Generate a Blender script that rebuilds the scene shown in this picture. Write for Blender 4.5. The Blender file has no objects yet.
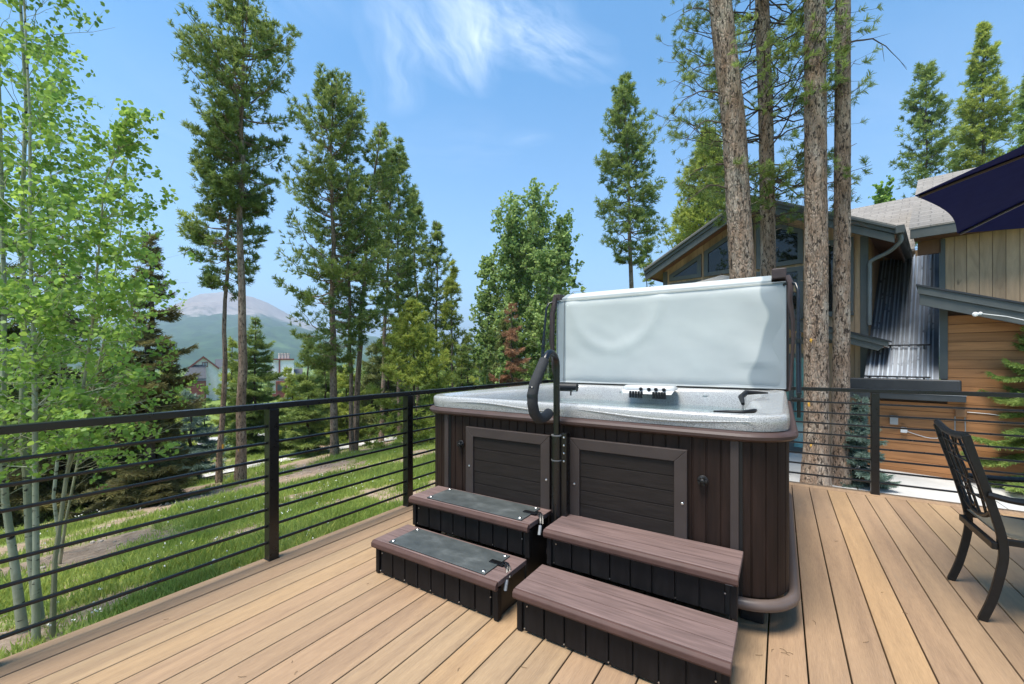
import bpy, bmesh, math, random
import numpy as np
from mathutils import Vector, Matrix, noise as mnoise
random.seed(7); PI = math.pi
scn = bpy.context.scene
COL = scn.collection
# ------------------------------------------------------------------ camera survey
FPX, CAMZ, TH = 420.0, 1.28, math.radians(32.64)          # focal length in pixels, eye height, camera yaw against the deck boards
HTH = math.radians(45.6)                                   # the same against the houses
def dirv(px, py, th=TH):
    F = (-math.sin(th), math.cos(th)); R = (math.cos(th), math.sin(th)); a = (px-512)/FPX
    return F[0]+a*R[0], F[1]+a*R[1], (360-py)/FPX
def atd(px, D, py=360):                                    # point at forward distance D
    d = dirv(px, py); return d[0]*D, d[1]*D, CAMZ+d[2]*D
def aty(px, py, y, th=TH):
    d = dirv(px, py, th); t = y/d[1]; return d[0]*t, y, CAMZ+d[2]*t
def smooth(a, b, x):
    t = min(1, max(0, (x-a)/(b-a))); return t*t*(3-2*t)
def ground_z(x, y):
    S = max(0.0, -2.8-x)
    zl = -.42-.165*min(S, 13)-.09*max(0, min(S, 70)-13)
    far = math.hypot(x, y)
    zr = -.72-.02*max(0, y-18)
    w = smooth(-4.2, -1.6, x)*smooth(4.5, 6.5, y)
    if x > -2.8 and y < 5: w = 1
    z = zl*(1-w)+zr*w
    z += .05*mnoise.noise(Vector((x*.5, y*.5, 3)))*(1-w)
    if far > 70: z -= .02*min(far-70, 400)
    return z
# ------------------------------------------------------------------ object helpers
OFF = {}
def tag(o, label=None, cat=None, group=None, kind=None):
    if label: o['label'] = label
    if cat: o['category'] = cat
    if group: o['group'] = group
    if kind: o['kind'] = kind
    return o
def thing(name, label, cat, loc=(0, 0, 0), rotz=0, group=None):
    o = bpy.data.objects.new(name, None); COL.objects.link(o)
    o.empty_display_size = .1
    v = Matrix.Rotation(rotz, 3, 'Z') @ Vector(loc)        # loc is given in the turned frame
    o.location = v; o.rotation_euler = (0, 0, rotz)
    OFF[o.name] = Vector(loc)
    return tag(o, label, cat, group)
def copy_tree(o, parent=None):
    c = o.copy(); COL.objects.link(c); c.parent = parent
    OFF[c.name] = OFF.get(o.name, Vector())
    for ch in [k for k in list(bpy.data.objects) if k.parent == o]: copy_tree(ch, c)
    return c
class MB:
    def __init__(s): s.v = []; s.f = []
    def add(s, vs, fs):
        n = len(s.v); s.v += [tuple(p) for p in vs]; s.f += [tuple(i+n for i in f) for f in fs]; return s
    def box(s, x0, x1, y0, y1, z0, z1):
        return s.add([(x0,y0,z0),(x1,y0,z0),(x1,y1,z0),(x0,y1,z0),(x0,y0,z1),(x1,y0,z1),(x1,y1,z1),(x0,y1,z1)],
                     [(0,3,2,1),(4,5,6,7),(0,1,5,4),(1,2,6,5),(2,3,7,6),(3,0,4,7)])
    def prism(s, poly, d):                                 # poly: 3D loop, d: extrusion vector
        n = len(poly); d = Vector(d)
        vs = [Vector(p) for p in poly]+[Vector(p)+d for p in poly]
        return s.add(vs, [tuple(range(n))[::-1], tuple(range(n, 2*n))]+[(i, (i+1) % n, (i+1) % n+n, i+n) for i in range(n)])
    def tube(s, pts, r, n=10, cap=True, closed=False):
        pts = [Vector(p) for p in pts]; m = len(pts)
        rs = r if isinstance(r, (list, tuple)) else [r]*m
        rings = []; prev = None
        for i, p in enumerate(pts):
            if closed: t = pts[(i+1) % m]-pts[i-1]
            else: t = pts[min(i+1, m-1)]-pts[max(i-1, 0)]
            if t.length < 1e-9: t = Vector((0, 0, 1))
            t.normalize()
            if prev is None:
                a = Vector((0, 0, 1)) if abs(t.z) < .9 else Vector((1, 0, 0))
                u = t.cross(a).normalized()
            else:
                u = prev-t*prev.dot(t)
                u = u.normalized() if u.length > 1e-6 else t.orthogonal().normalized()
            prev = u; w = t.cross(u)
            rings.append([p+(u*math.cos(2*PI*k/n)+w*math.sin(2*PI*k/n))*rs[i] for k in range(n)])
        vs = [q for rg in rings for q in rg]; fs = []
        for i in range(m if closed else m-1):
            j = (i+1) % m
            for k in range(n): fs.append((i*n+k, i*n+(k+1) % n, j*n+(k+1) % n, j*n+k))
        if cap and not closed: fs += [tuple(range(n))[::-1], tuple(range((m-1)*n, m*n))]
        return s.add(vs, fs)
    def bar(s, a, b, w, h):                                # rectangular bar from a to b
        a, b = Vector(a), Vector(b); t = (b-a).normalized()
        up = Vector((0, 0, 1)) if abs(t.z) < .95 else Vector((0, 1, 0))
        u = t.cross(up).normalized()*w/2; v = u.cross(t).normalized()*h/2
        return s.add([a-u-v, a+u-v, a+u+v, a-u+v, b-u-v, b+u-v, b+u+v, b-u+v],
                     [(0,3,2,1),(4,5,6,7),(0,1,5,4),(1,2,6,5),(2,3,7,6),(3,0,4,7)])
    def lathe(s, c, prof, n=20, axis='z'):
        vs = []; fs = []
        for (r, h) in prof:
            for k in range(n):
                a = 2*PI*k/n; x, y = r*math.cos(a), r*math.sin(a)
                vs.append((c[0]+x, c[1]+y, c[2]+h) if axis == 'z' else ((c[0]+x, c[1]-h, c[2]+y) if axis == 'y' else (c[0]+h, c[1]+x, c[2]+y)))
        for i in range(len(prof)-1):
            for k in range(n): fs.append((i*n+k, i*n+(k+1) % n, (i+1)*n+(k+1) % n, (i+1)*n+k))
        fs += [tuple(range(n)), tuple(range((len(prof)-1)*n, len(prof)*n))[::-1]]
        return s.add(vs, fs)
    def loft(s, rings, closed=True, caps=True):
        n = len(rings[0]); vs = [p for r in rings for p in r]; fs = []
        for i in range(len(rings)-1):
            for k in range(n if closed else n-1): fs.append((i*n+k, i*n+(k+1) % n, (i+1)*n+(k+1) % n, (i+1)*n+k))
        if caps: fs += [tuple(range(n))[::-1], tuple(range((len(rings)-1)*n, len(rings)*n))]
        return s.add(vs, fs)
    def obj(s, name, m, parent=None, bevel=0, smooth_=False, seg=2, sub=0, **kw):
        me = bpy.data.meshes.new(name)
        o = bpy.data.objects.new(name, me); COL.objects.link(o)
        off = Vector((0, 0, 0))
        if parent is not None:
            off = OFF[parent.name]; o.parent = parent; OFF[o.name] = off
        else: OFF[o.name] = off
        me.from_pydata([(p[0]-off[0], p[1]-off[1], p[2]-off[2]) for p in s.v], [], s.f)
        me.update()
        bm = bmesh.new(); bm.from_mesh(me); bmesh.ops.recalc_face_normals(bm, faces=bm.faces); bm.to_mesh(me); bm.free()
        me.materials.append(m)
        if smooth_:
            me.polygons.foreach_set('use_smooth', [True]*len(me.polygons))
            me.set_sharp_from_angle(angle=math.radians(40))
        if sub:
            q = o.modifiers.new('sub', 'SUBSURF'); q.levels = q.render_levels = sub
        if bevel:
            q = o.modifiers.new('bevel', 'BEVEL'); q.width = bevel; q.segments = seg; q.limit_method = 'ANGLE'; q.angle_limit = math.radians(40)
            q.harden_normals = False
        return tag(o, **kw) if kw else o
def soup(name, V, nv, m, parent, tone=None):               # V: (k, nv, 3) loose polygons
    k = V.shape[0]; me = bpy.data.meshes.new(name)
    o = bpy.data.objects.new(name, me); COL.objects.link(o)
    if parent is not None:
        off = OFF[parent.name]; V = V-np.array(off)[None, None, :]; o.parent = parent; OFF[o.name] = off
    me.vertices.add(k*nv); me.loops.add(k*nv); me.polygons.add(k)
    me.vertices.foreach_set('co', V.astype(np.float32).ravel())
    me.loops.foreach_set('vertex_index', np.arange(k*nv, dtype=np.int32))
    me.polygons.foreach_set('loop_start', np.arange(0, k*nv, nv, dtype=np.int32))
    me.polygons.foreach_set('loop_total', np.full(k, nv, dtype=np.int32))
    if tone is not None:
        at = me.attributes.new('tone', 'FLOAT', 'FACE'); at.data.foreach_set('value', tone.astype(np.float32))
    me.update(calc_edges=True); me.materials.append(m)
    return o
# ------------------------------------------------------------------ materials
class NT:
    def __init__(s, name):
        s.m = bpy.data.materials.new(name); s.m.use_nodes = True; s.t = s.m.node_tree
        s.bsdf = s.t.nodes['Principled BSDF']; s.out = s.t.nodes['Material Output']
        s.tc = s.n('ShaderNodeTexCoord')
    def n(s, k, **kw):
        q = s.t.nodes.new(k)
        for a, b in kw.items(): setattr(q, a, b)
        return q
    def l(s, a, b): s.t.links.new(a, b)
    def map(s, scale=(1, 1, 1), rot=(0, 0, 0), coord='Object'):
        q = s.n('ShaderNodeMapping'); q.inputs['Scale'].default_value = scale; q.inputs['Rotation'].default_value = rot
        s.l(s.tc.outputs[coord], q.inputs[0]); return q.outputs[0]
    def noise(s, vec, scale=5, detail=4, rough=.55, dist=0):
        q = s.n('ShaderNodeTexNoise'); q.inputs['Scale'].default_value = scale; q.inputs['Detail'].default_value = detail
        q.inputs['Roughness'].default_value = rough; q.inputs['Distortion'].default_value = dist
        s.l(vec, q.inputs['Vector']); return q.outputs[0]
    def ramp(s, fac, stops):
        q = s.n('ShaderNodeValToRGB'); e = q.color_ramp.elements
        while len(e) < len(stops): e.new(.5)
        for i, (p, c) in enumerate(stops): e[i].position = p; e[i].color = (*c, 1) if len(c) == 3 else c
        s.l(fac, q.inputs[0]); return q.outputs[0]
    def math(s, op, a, b=None, c=None):
        q = s.n('ShaderNodeMath', operation=op)
        for i, x in enumerate((a, b, c)):
            if x is None: continue
            if isinstance(x, (int, float)): q.inputs[i].default_value = x
            else: s.l(x, q.inputs[i])
        return q.outputs[0]
    def mix(s, fac, a, b, mode='MIX'):
        q = s.n('ShaderNodeMix', data_type='RGBA', blend_type=mode)
        for i, x in ((0, fac), (6, a), (7, b)):
            if isinstance(x, (int, float)): q.inputs[i].default_value = x
            elif isinstance(x, tuple): q.inputs[i].default_value = (*x, 1) if len(x) == 3 else x
            else: s.l(x, q.inputs[i])
        return q.outputs[2]
    def hsv(s, col, v=None, sat=None, h=None):
        q = s.n('ShaderNodeHueSaturation'); s.l(col, q.inputs['Color'])
        for k, x in (('Value', v), ('Saturation', sat), ('Hue', h)):
            if x is None: continue
            if isinstance(x, (int, float)): q.inputs[k].default_value = x
            else: s.l(x, q.inputs[k])
        return q.outputs[0]
    def bump(s, h, strength=.3, dist=.01):
        q = s.n('ShaderNodeBump'); q.inputs['Strength'].default_value = strength; q.inputs['Distance'].default_value = dist
        s.l(h, q.inputs['Height']); s.l(q.outputs[0], s.bsdf.inputs['Normal'])
    def set(s, col=None, rough=None, metal=None, spec=None, **kw):
        for k, x in (('Base Color', col), ('Roughness', rough), ('Metallic', metal), ('Specular IOR Level', spec)):
            if x is None: continue
            if isinstance(x, (int, float)): s.bsdf.inputs[k].default_value = x
            elif isinstance(x, tuple): s.bsdf.inputs[k].default_value = (*x, 1)
            else: s.l(x, s.bsdf.inputs[k])
        return s.m
def simple(name, c, rough=.5, var=.15, scale=6, bump=0, metal=0, stretch=(1, 1, 1), bscale=None, spec=.4, dist=.004):
    t = NT(name); v = t.map(stretch); f = t.noise(v, scale, 5)
    lo = tuple(x*(1-var) for x in c); hi = tuple(min(1, x*(1+var)) for x in c)
    col = t.ramp(f, [(.3, lo), (.7, hi)])
    if bump: t.bump(t.noise(v, bscale or scale*4, 5), bump, dist)
    r = t.math('MULTIPLY_ADD', f, .2, rough-.1)
    return t.set(col, r, metal, spec)
MT = {}
def mk_deck():
    t = NT('composite_decking'); v = t.map((9, .55, 9))
    geo = t.n('ShaderNodeNewGeometry'); rnd = geo.outputs['Random Per Island']
    off = t.n('ShaderNodeVectorMath', operation='ADD'); sc = t.n('ShaderNodeCombineXYZ')
    t.l(t.math('MULTIPLY', rnd, 37.0), sc.inputs[1]); t.l(v, off.inputs[0]); t.l(sc.outputs[0], off.inputs[1]); v = off.outputs[0]
    a = t.noise(v, 1.3, 6, .6, .6); b = t.noise(v, 5.5, 5, .6, .2); c = t.noise(v, 28, 3, .6)
    base = t.ramp(a, [(.32, (.265, .18, .115)), (.5, (.36, .248, .152)), (.68, (.435, .30, .18))])
    base = t.mix(.25, base, t.ramp(b, [(.3, (.25, .17, .11)), (.7, (.50, .34, .21))]))
    base = t.mix(.18, base, t.ramp(c, [(.35, (.18, .12, .08)), (.65, (.56, .4, .25))]))
    tint = t.ramp(rnd, [(0, (.88, .85, .84)), (.35, (1, .95, .93)), (.7, (1.0, 1.0, .96)), (1, (1.1, 1.03, .9))])
    base = t.hsv(t.mix(1, base, tint, 'MULTIPLY'), v=.84, sat=1.0)
    # grey-brown weathering streaks
    st = t.noise(t.map((6, .35, 6), (0, 0, 0)), 2.1, 5, .7, 1.0)
    base = t.mix(t.math('MULTIPLY', t.ramp(st, [(.60, (0, 0, 0)), (.75, (1, 1, 1))]), .3), base, (.2, .165, .13))
    t.bump(t.math('ADD', c, t.math('MULTIPLY', b, .7)), .25, .0015)
    return t.set(base, t.math('MULTIPLY_ADD', b, .25, .5), spec=.3)
def mk_bark(name, stops, flecks, zs=.28, sc=26, bump=.9, dist=.02):
    t = NT(name); v = t.map((1, 1, zs))
    q = t.n('ShaderNodeTexVoronoi', feature='DISTANCE_TO_EDGE'); q.inputs['Scale'].default_value = sc
    w = t.n('ShaderNodeVectorMath', operation='ADD'); nz = t.n('ShaderNodeTexNoise'); nz.inputs['Scale'].default_value = 12; t.l(v, nz.inputs['Vector'])
    ns = t.n('ShaderNodeVectorMath', operation='SCALE'); ns.inputs['Scale'].default_value = .12; t.l(nz.outputs['Color'], ns.inputs[0])
    t.l(v, w.inputs[0]); t.l(ns.outputs[0], w.inputs[1]); t.l(w.outputs[0], q.inputs['Vector'])
    a = t.noise(v, 7, 6, .65); b = t.noise(t.map((1, 1, .36)), 30, 5, .62)
    col = t.ramp(a, stops)
    crack = t.ramp(q.outputs['Distance'], [(0.0, (1, 1, 1)), (.14, (0, 0, 0))])
    col = t.mix(t.math('MULTIPLY', t.math('MULTIPLY', crack, .9), t.ramp(t.noise(v, 16, 3), [(.42, (0, 0, 0)), (.6, (1, 1, 1))])), col, flecks)
    col = t.mix(t.ramp(b, [(.55, (0, 0, 0)), (.60, (.9, .9, .9))]), col, flecks)
    hh = t.math('ADD', t.math('MINIMUM', q.outputs['Distance'], .25), t.math('MULTIPLY', b, .3))
    t.bump(hh, bump, dist)
    return t.set(col, .9, spec=.15)
def mk_aspen():
    t = NT('aspen_bark'); v = t.map((1, 1, 1))
    col = t.ramp(t.noise(v, 5, 4), [(.3, (.25, .27, .17)), (.7, (.46, .46, .34))])
    k = t.noise(t.map((5, 5, 13)), 2.2, 3, .5)
    col = t.mix(t.ramp(k, [(.60, (0, 0, 0)), (.66, (1, 1, 1))]), col, (.035, .03, .025))
    col = t.mix(t.ramp(t.noise(t.map((9, 9, 3)), 3, 4), [(.5, (0, 0, 0)), (.75, (.6, .6, .6))]), col, (.2, .21, .13))
    t.bump(k, .2, .004); return t.set(col, .75, spec=.2)
def mk_leaf(name, lo, hi, trans=.35, rough=.55, nscale=.9):
    t = NT(name)
    at = t.n('ShaderNodeAttribute', attribute_name='tone')
    col = t.ramp(at.outputs['Fac'], [(0, lo), (.55, tuple((a+b)/2 for a, b in zip(lo, hi))), (1, hi)])
    f = t.noise(t.map(), nscale, 3)
    col = t.hsv(col, v=t.math('MULTIPLY_ADD', f, .7, .65))
    t.set(col, rough, spec=.3)
    tr = t.n('ShaderNodeBsdfTranslucent'); t.l(t.hsv(col, v=1.5, h=.485), tr.inputs[0])
    mx = t.n('ShaderNodeMixShader'); mx.inputs[0].default_value = trans
    t.l(t.bsdf.outputs[0], mx.inputs[1]); t.l(tr.outputs[0], mx.inputs[2]); t.l(mx.outputs[0], t.out.inputs['Surface'])
    return t.m
def mk_plank(name, c, var=.25, stretch=(1, 1, 12), island=.2, grey=0, rough=.6, knots=False):
    t = NT(name); v = t.map(stretch)
    geo = t.n('ShaderNodeNewGeometry'); rnd = geo.outputs['Random Per Island']
    sc = t.n('ShaderNodeCombineXYZ'); t.l(t.math('MULTIPLY', rnd, 31.0), sc.inputs[0]); t.l(t.math('MULTIPLY', rnd, 17.0), sc.inputs[2])
    ad = t.n('ShaderNodeVectorMath', operation='ADD'); t.l(v, ad.inputs[0]); t.l(sc.outputs[0], ad.inputs[1]); v = ad.outputs[0]
    f = t.noise(v, 1.6, 6, .6, .8)
    col = t.ramp(f, [(.3, tuple(x*(1-var) for x in c)), (.7, tuple(x*(1+var) for x in c))])
    col = t.hsv(col, v=t.math('MULTIPLY_ADD', rnd, island*2, 1-island))
    if knots:
        k = t.noise(t.map((3, 3, 3) if not isinstance(knots, tuple) else knots), 1.9, 2, .4)
        col = t.mix(t.ramp(k, [(.70, (0, 0, 0)), (.78, (.8, .8, .8))]), col, tuple(x*.3 for x in c))
    t.bump(f, .25, .004)
    return t.set(col, rough, spec=.25)
MT['deck'] = mk_deck()
MT['black'] = simple('powder_coated_black_metal', (.005, .005, .0055), .3, .2, 30, .05, 0, spec=.55)
MT['chairblack'] = simple('painted_dark_bronze', (.008, .0075, .007), .42, .3, 60, .25, dist=.0012)
MT['bark'] = mk_bark('pine_bark', [(.3, (.20, .12, .075)), (.48, (.31, .22, .16)), (.66, (.43, .35, .28)), (.8, (.40, .24, .13))], (.03, .022, .018), zs=.30, sc=30, bump=1.0, dist=.03)
MT['bark_far'] = mk_bark('pine_bark_reddish', [(.3, (.17, .115, .08)), (.5, (.28, .2, .145)), (.72, (.38, .3, .23))], (.07, .05, .038), sc=16)
MT['bark_dark'] = simple('dark_conifer_bark', (.085, .06, .045), .9, .4, 12, .5, stretch=(1, 1, .3))
MT['aspen'] = mk_aspen()
MT['aspen_dull'] = simple('young_aspen_stem', (.3, .28, .17), .8, .35, 14, .3, stretch=(1, 1, .4))
MT['leaf_aspen'] = mk_leaf('aspen_leaf', (.10, .21, .035), (.33, .49, .10), .42, .5)
MT['leaf_grove'] = mk_leaf('grove_leaf', (.12, .21, .05), (.33, .44, .15), .40)
MT['needle'] = mk_leaf('pine_needle', (.095, .155, .032), (.33, .41, .12), .35, .6)
MT['needle_dark'] = mk_leaf('spruce_needle', (.08, .11, .03), (.25, .27, .09), .3, .6)
MT['needle_brown'] = mk_leaf('brownish_spruce_needle', (.085, .085, .03), (.26, .24, .085), .3, .6)
MT['needle_blue'] = mk_leaf('blue_spruce_needle', (.10, .16, .13), (.26, .34, .28), .2, .6)
MT['needle_bright'] = mk_leaf('young_pine_needle', (.18, .24, .04), (.46, .52, .12), .38, .6)
MT['needle_lime'] = mk_leaf('spring_spruce_needle', (.13, .22, .05), (.42, .52, .15), .3, .6)
MT['needle_dead'] = mk_leaf('dry_brown_needle', (.24, .13, .07), (.46, .27, .16), .2, .8)
MT['grass'] = mk_leaf('meadow_grass', (.17, .27, .04), (.50, .56, .17), .4, .7, .5)
MT['petal'] = simple('white_petal', (.75, .74, .68), .8, .1)
# ------------------------------------------------------------------ vegetation generators
rng = np.random.default_rng(11)
def unit(a): return a/np.maximum(1e-9, np.linalg.norm(a, axis=-1, keepdims=True))
def needles(P, D, tone, K, L, W, spread=.75, along=.6):
    """bottle-brush tufts: K slim needles round every shoot (P, D)"""
    n = len(P); P = np.repeat(P, K, 0); D = np.repeat(D, K, 0); T = np.repeat(tone, K)
    L_ = L*(.7+.6*rng.random(n*K))[:, None]
    base = P+D*(rng.random(n*K)[:, None]*along*L)
    r = unit(rng.normal(size=(n*K, 3))); r = unit(r-D*(r*D).sum(1, keepdims=True))
    d = unit(D*(1-spread*.5)+r*spread)
    s = unit(np.cross(d, rng.normal(size=(n*K, 3))))*W/2
    V = np.stack([base-s, base+s, base+d*L_+s*.5, base+d*L_-s*.5], 1)
    return V, np.clip(T+rng.normal(size=n*K)*.12, 0, 1)
def leaves(P, tone, size):
    n = len(P); a = unit(rng.normal(size=(n, 3))*np.array([1, 1, .8])); b = unit(np.cross(a, rng.normal(size=(n, 3))))
    s = size*(.65+.6*rng.random(n))[:, None]; c = np.cross(a, b)
    pts = [(-.08, -.5), (.36, -.3), (.48, .06), (.2, .42), (0, .56), (-.2, .42), (-.48, .06), (-.36, -.3)]
    V = np.stack([P+s*(a*x+b*y+c*(.12*abs(x)*2)) for x, y in pts], 1)
    return V, np.clip(tone+rng.normal(size=n)*.13, 0, 1)
def poly_at(pts, t):
    t = max(0, min(.9999, t))*(len(pts)-1); i = int(t); f = t-i
    return pts[i]*(1-f)+pts[i+1]*f
def conifer(name, label, cat, px, D, top, r0, kind='pine', crown=.35, R=1.2, topx=None, seed=0, dens=1.0, mat='needle', bark='bark_far',
            tuft=None, K=9, group=None, base_z=None, dead=0, prof=None, gap=.15, xy=None, H=None, bend=0, gaps_side=None, tipr=.012):
    rs = np.random.default_rng(100+seed)
    if xy: x, y = xy; D = 0
    else: x, y, _ = atd(px, D)
    z0 = ground_z(x, y) if base_z is None else base_z
    if H is None: H = CAMZ+(360-top)*D/FPX-z0
    root = thing(name, label, cat, (x, y, z0), 0, group)
    tx, ty = x, y
    if topx is not None:
        q = atd(topx, D); tx, ty = q[0], q[1]
    n = 12; tr = []
    for i in range(n+1):
        t = i/n; w = math.sin(t*PI)*bend
        tr.append(np.array([x+(tx-x)*t+w+.03*rs.normal()*(0 < i), y+(ty-y)*t+w*.5+.03*rs.normal()*(0 < i), z0-.1+(H+.1)*t]))
    rad = [max(tipr, r0*(1-.86*(i/n)**1.1)*(1.25 if i == 0 else 1)) for i in range(n+1)]
    mb = MB(); mb.tube(tr, rad, 14 if r0 > .12 else 8)
    P = []; Dn = []; T = []
    tuft = tuft or .12
    zc = crown*H; nb = int((H-zc)/(.16 if kind == 'pine' else .11)*dens*2.2)
    for b in range(nb):
        t = rs.random()**(.9 if kind == 'pine' else 1.05); hz = zc+(H-zc)*t*.985
        az = rs.random()*2*PI
        if prof: pr = np.interp(t, [p[0] for p in prof], [p[1] for p in prof])
        elif kind == 'pine': pr = np.interp(t, [0, .12, .35, .7, 1], [.55, .9, 1, .62, .1])
        else: pr = (1-t)**.85*.95+.04
        L = R*pr*(.55+.6*rs.random())
        if gaps_side: L *= .65+.35*math.cos(az-gaps_side)
        if rs.random() < gap: L *= .45
        L = max(L, .10)
        o = poly_at(tr, hz/H)
        el = math.radians((-8+48*t+rs.normal()*9) if kind == 'pine' else (-16+50*t**1.5+rs.normal()*6))
        d = np.array([math.cos(az)*math.cos(el), math.sin(az)*math.cos(el), math.sin(el)])
        pts = []; m = 5
        for k in range(m+1):
            s_ = k/m
            sag = (-.10*math.sin(s_*PI)*L+.22*L*s_**2.2) if kind == 'pine' else (-.16*math.sin(s_*PI*.8)*L+.1*L*s_**3)
            pts.append(o+d*L*s_+np.array([0, 0, sag])+rs.normal(size=3)*.02*L*(k > 0))
        br = max(.006, r0*.16*(L/R+.2))
        mb.tube(pts, [br*(1-.75*k/m) for k in range(m+1)], 4, cap=False)
        tone0 = min(1, max(0, .42+.16*rs.normal()+.15*(t-.5)))
        side = np.cross(d, [0, 0, 1]); side /= np.linalg.norm(side)+1e-9
        if kind == 'pine':
            ns = max(2, int((3+L/tuft*1.15)*dens**.3))
            for k in range(ns):
                s_ = .38+.62*(k+rs.random())/ns
                p = poly_at(pts, s_); sl = (1.12-s_)*L*.42*(.4+rs.random()); sg = rs.choice([-1, 1])
                q = p+side*sg*sl+np.array([0, 0, .1*sl+.08*rs.normal()*L*.5])+d*sl*.7
                nsh = 1+int(rs.random()*2.3)
                for c in range(nsh):
                    f = 1-c*.33; pp = p*(1-f)+q*f
                    dd = unit(unit(q-p+1e-6)*.7+np.array([0, 0, .45])+rs.normal(size=3)*.28)
                    P.append(pp); Dn.append(dd); T.append(tone0+.1*rs.normal())
            P.append(pts[-1]); Dn.append(unit(d+np.array([0, 0, .5]))); T.append(tone0+.15)
        else:
            step = tuft*.55; ns = max(3, int(L/step))
            for k in range(ns):
                s_ = .12+.88*(k+rs.random()*.6)/ns
                p = poly_at(pts, s_)
                for sg in (-1, 1):
                    sl = (1.08-s_)*L*.5*(.6+.5*rs.random())
                    nn = max(1, int(sl/step))
                    e = unit(side*sg*.8+d*.6+np.array([0, 0, -.18]))
                    for c in range(nn):
                        P.append(p+e*sl*(c+.5)/nn); Dn.append(e); T.append(tone0+.1*rs.normal()+.12*(c/nn))
                P.append(p); Dn.append(d); T.append(tone0)
    for b in range(dead):                                  # bare drooping limbs below the crown
        hz = H*crown*(.35+.65*rs.random()); az = rs.random()*2*PI; L = R*(.5+.7*rs.random()); o = poly_at(tr, hz/H)
        pts = [o+np.array([math.cos(az)*L*s_, math.sin(az)*L*s_, .25*L*s_-.55*L*s_**2]) for s_ in (0, .2, .4, .6, .8, 1)]
        mb.tube(pts, [r0*.09*(1-.8*s_) for s_ in (0, .2, .4, .6, .8, 1)], 4, cap=False)
    mb.obj('trunk', MT[bark], root, smooth_=True)
    if P:
        V, T = needles(np.array(P), unit(np.array(Dn)), np.array(T), K, tuft, tuft*.17, .7 if kind == 'pine' else .6)
        soup('crown', V, 4, MT[mat], root, T)
    return root
def broadleaf(name, label, cat, px, D, top, r0, nleaf, size, R, crown=.1, stems=None, seed=0, mat='leaf_aspen', bark='aspen', group=None, spread=.14, nb=60, path=None, profile=None, aim=None):
    rs = np.random.default_rng(500+seed)
    x, y, _ = atd(px, D); z0 = ground_z(x, y); H = CAMZ+(360-top)*D/FPX-z0
    root = thing(name, label, cat, (x, y, z0), 0, group)
    mb = MB(); P = []; T = []; lines = []
    for (dx, dy, hh, rr) in (stems or [(0, 0, 1, 1)]):
        if path: tr = [np.array(atd(a, D, b)) for a, b in path]; tr[0][2] = min(tr[0][2], z0-.05)
        else:
            tr = [np.array([x+dx*.35+dx*.65*t+.05*rs.normal()*(t > 0), y+dy*.35+dy*.65*t+.05*rs.normal()*(t > 0), z0-.08+H*hh*t]) for t in np.linspace(0, 1, 9)]
        m = len(tr)
        mb.tube(tr, [max(.004, r0*rr*(1-.85*i/(m-1))*(1.2 if i == 0 else 1)) for i in range(m)], 9)
        lines.append((tr, hh))
    for b in range(nb):
        tr, hh = lines[b % len(lines)]
        t = crown+(1-crown)*rs.random()**.9; o = poly_at(tr, t); az = rs.random()*2*PI
        if aim is not None and rs.random() < .5: az = aim+rs.normal()*.6
        pr = np.interp(t, *zip(*profile)) if profile else np.interp(t, [0, .25, .6, 1], [.8, 1, .8, .25])
        L = R*pr*(.35+.75*rs.random()); el = math.radians(18+35*t+rs.normal()*12)
        d = np.array([math.cos(az)*math.cos(el), math.sin(az)*math.cos(el), math.sin(el)])
        pts = [o+d*L*s_+np.array([0, 0, -.12*L*s_*s_])+rs.normal(size=3)*.025*L for s_ in (0, .25, .5, .75, 1)]
        br = max(.0022, r0*.2*L/R)
        mb.tube(pts, [br*(1-.18*k) for k in range(5)], 4, cap=False)
        tone = min(.95, max(.05, .5+.2*rs.normal())); n = int(nleaf/nb*(.4+.8*pr))
        ntw = max(1, n//14)
        for q in range(ntw):
            s_ = .2+.8*rs.random(); p = poly_at(pts, s_)
            tw = unit(rs.normal(size=3)+d*.8+np.array([0, 0, .15]))*spread*R*(.5+rs.random())
            mb.tube([p, p+tw], [br*.4, br*.2], 3, cap=False)
            for c in range(14):
                P.append(p+tw*(rs.random()**.7)*1.05+rs.normal(size=3)*spread*R*.16); T.append(tone+.1*rs.normal())
    mb.obj('trunk', MT[bark], root, smooth_=True)
    V, T = leaves(np.array(P), np.array(T), size)
    soup('crown', V, 8, MT[mat], root, T)
    return root
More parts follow.
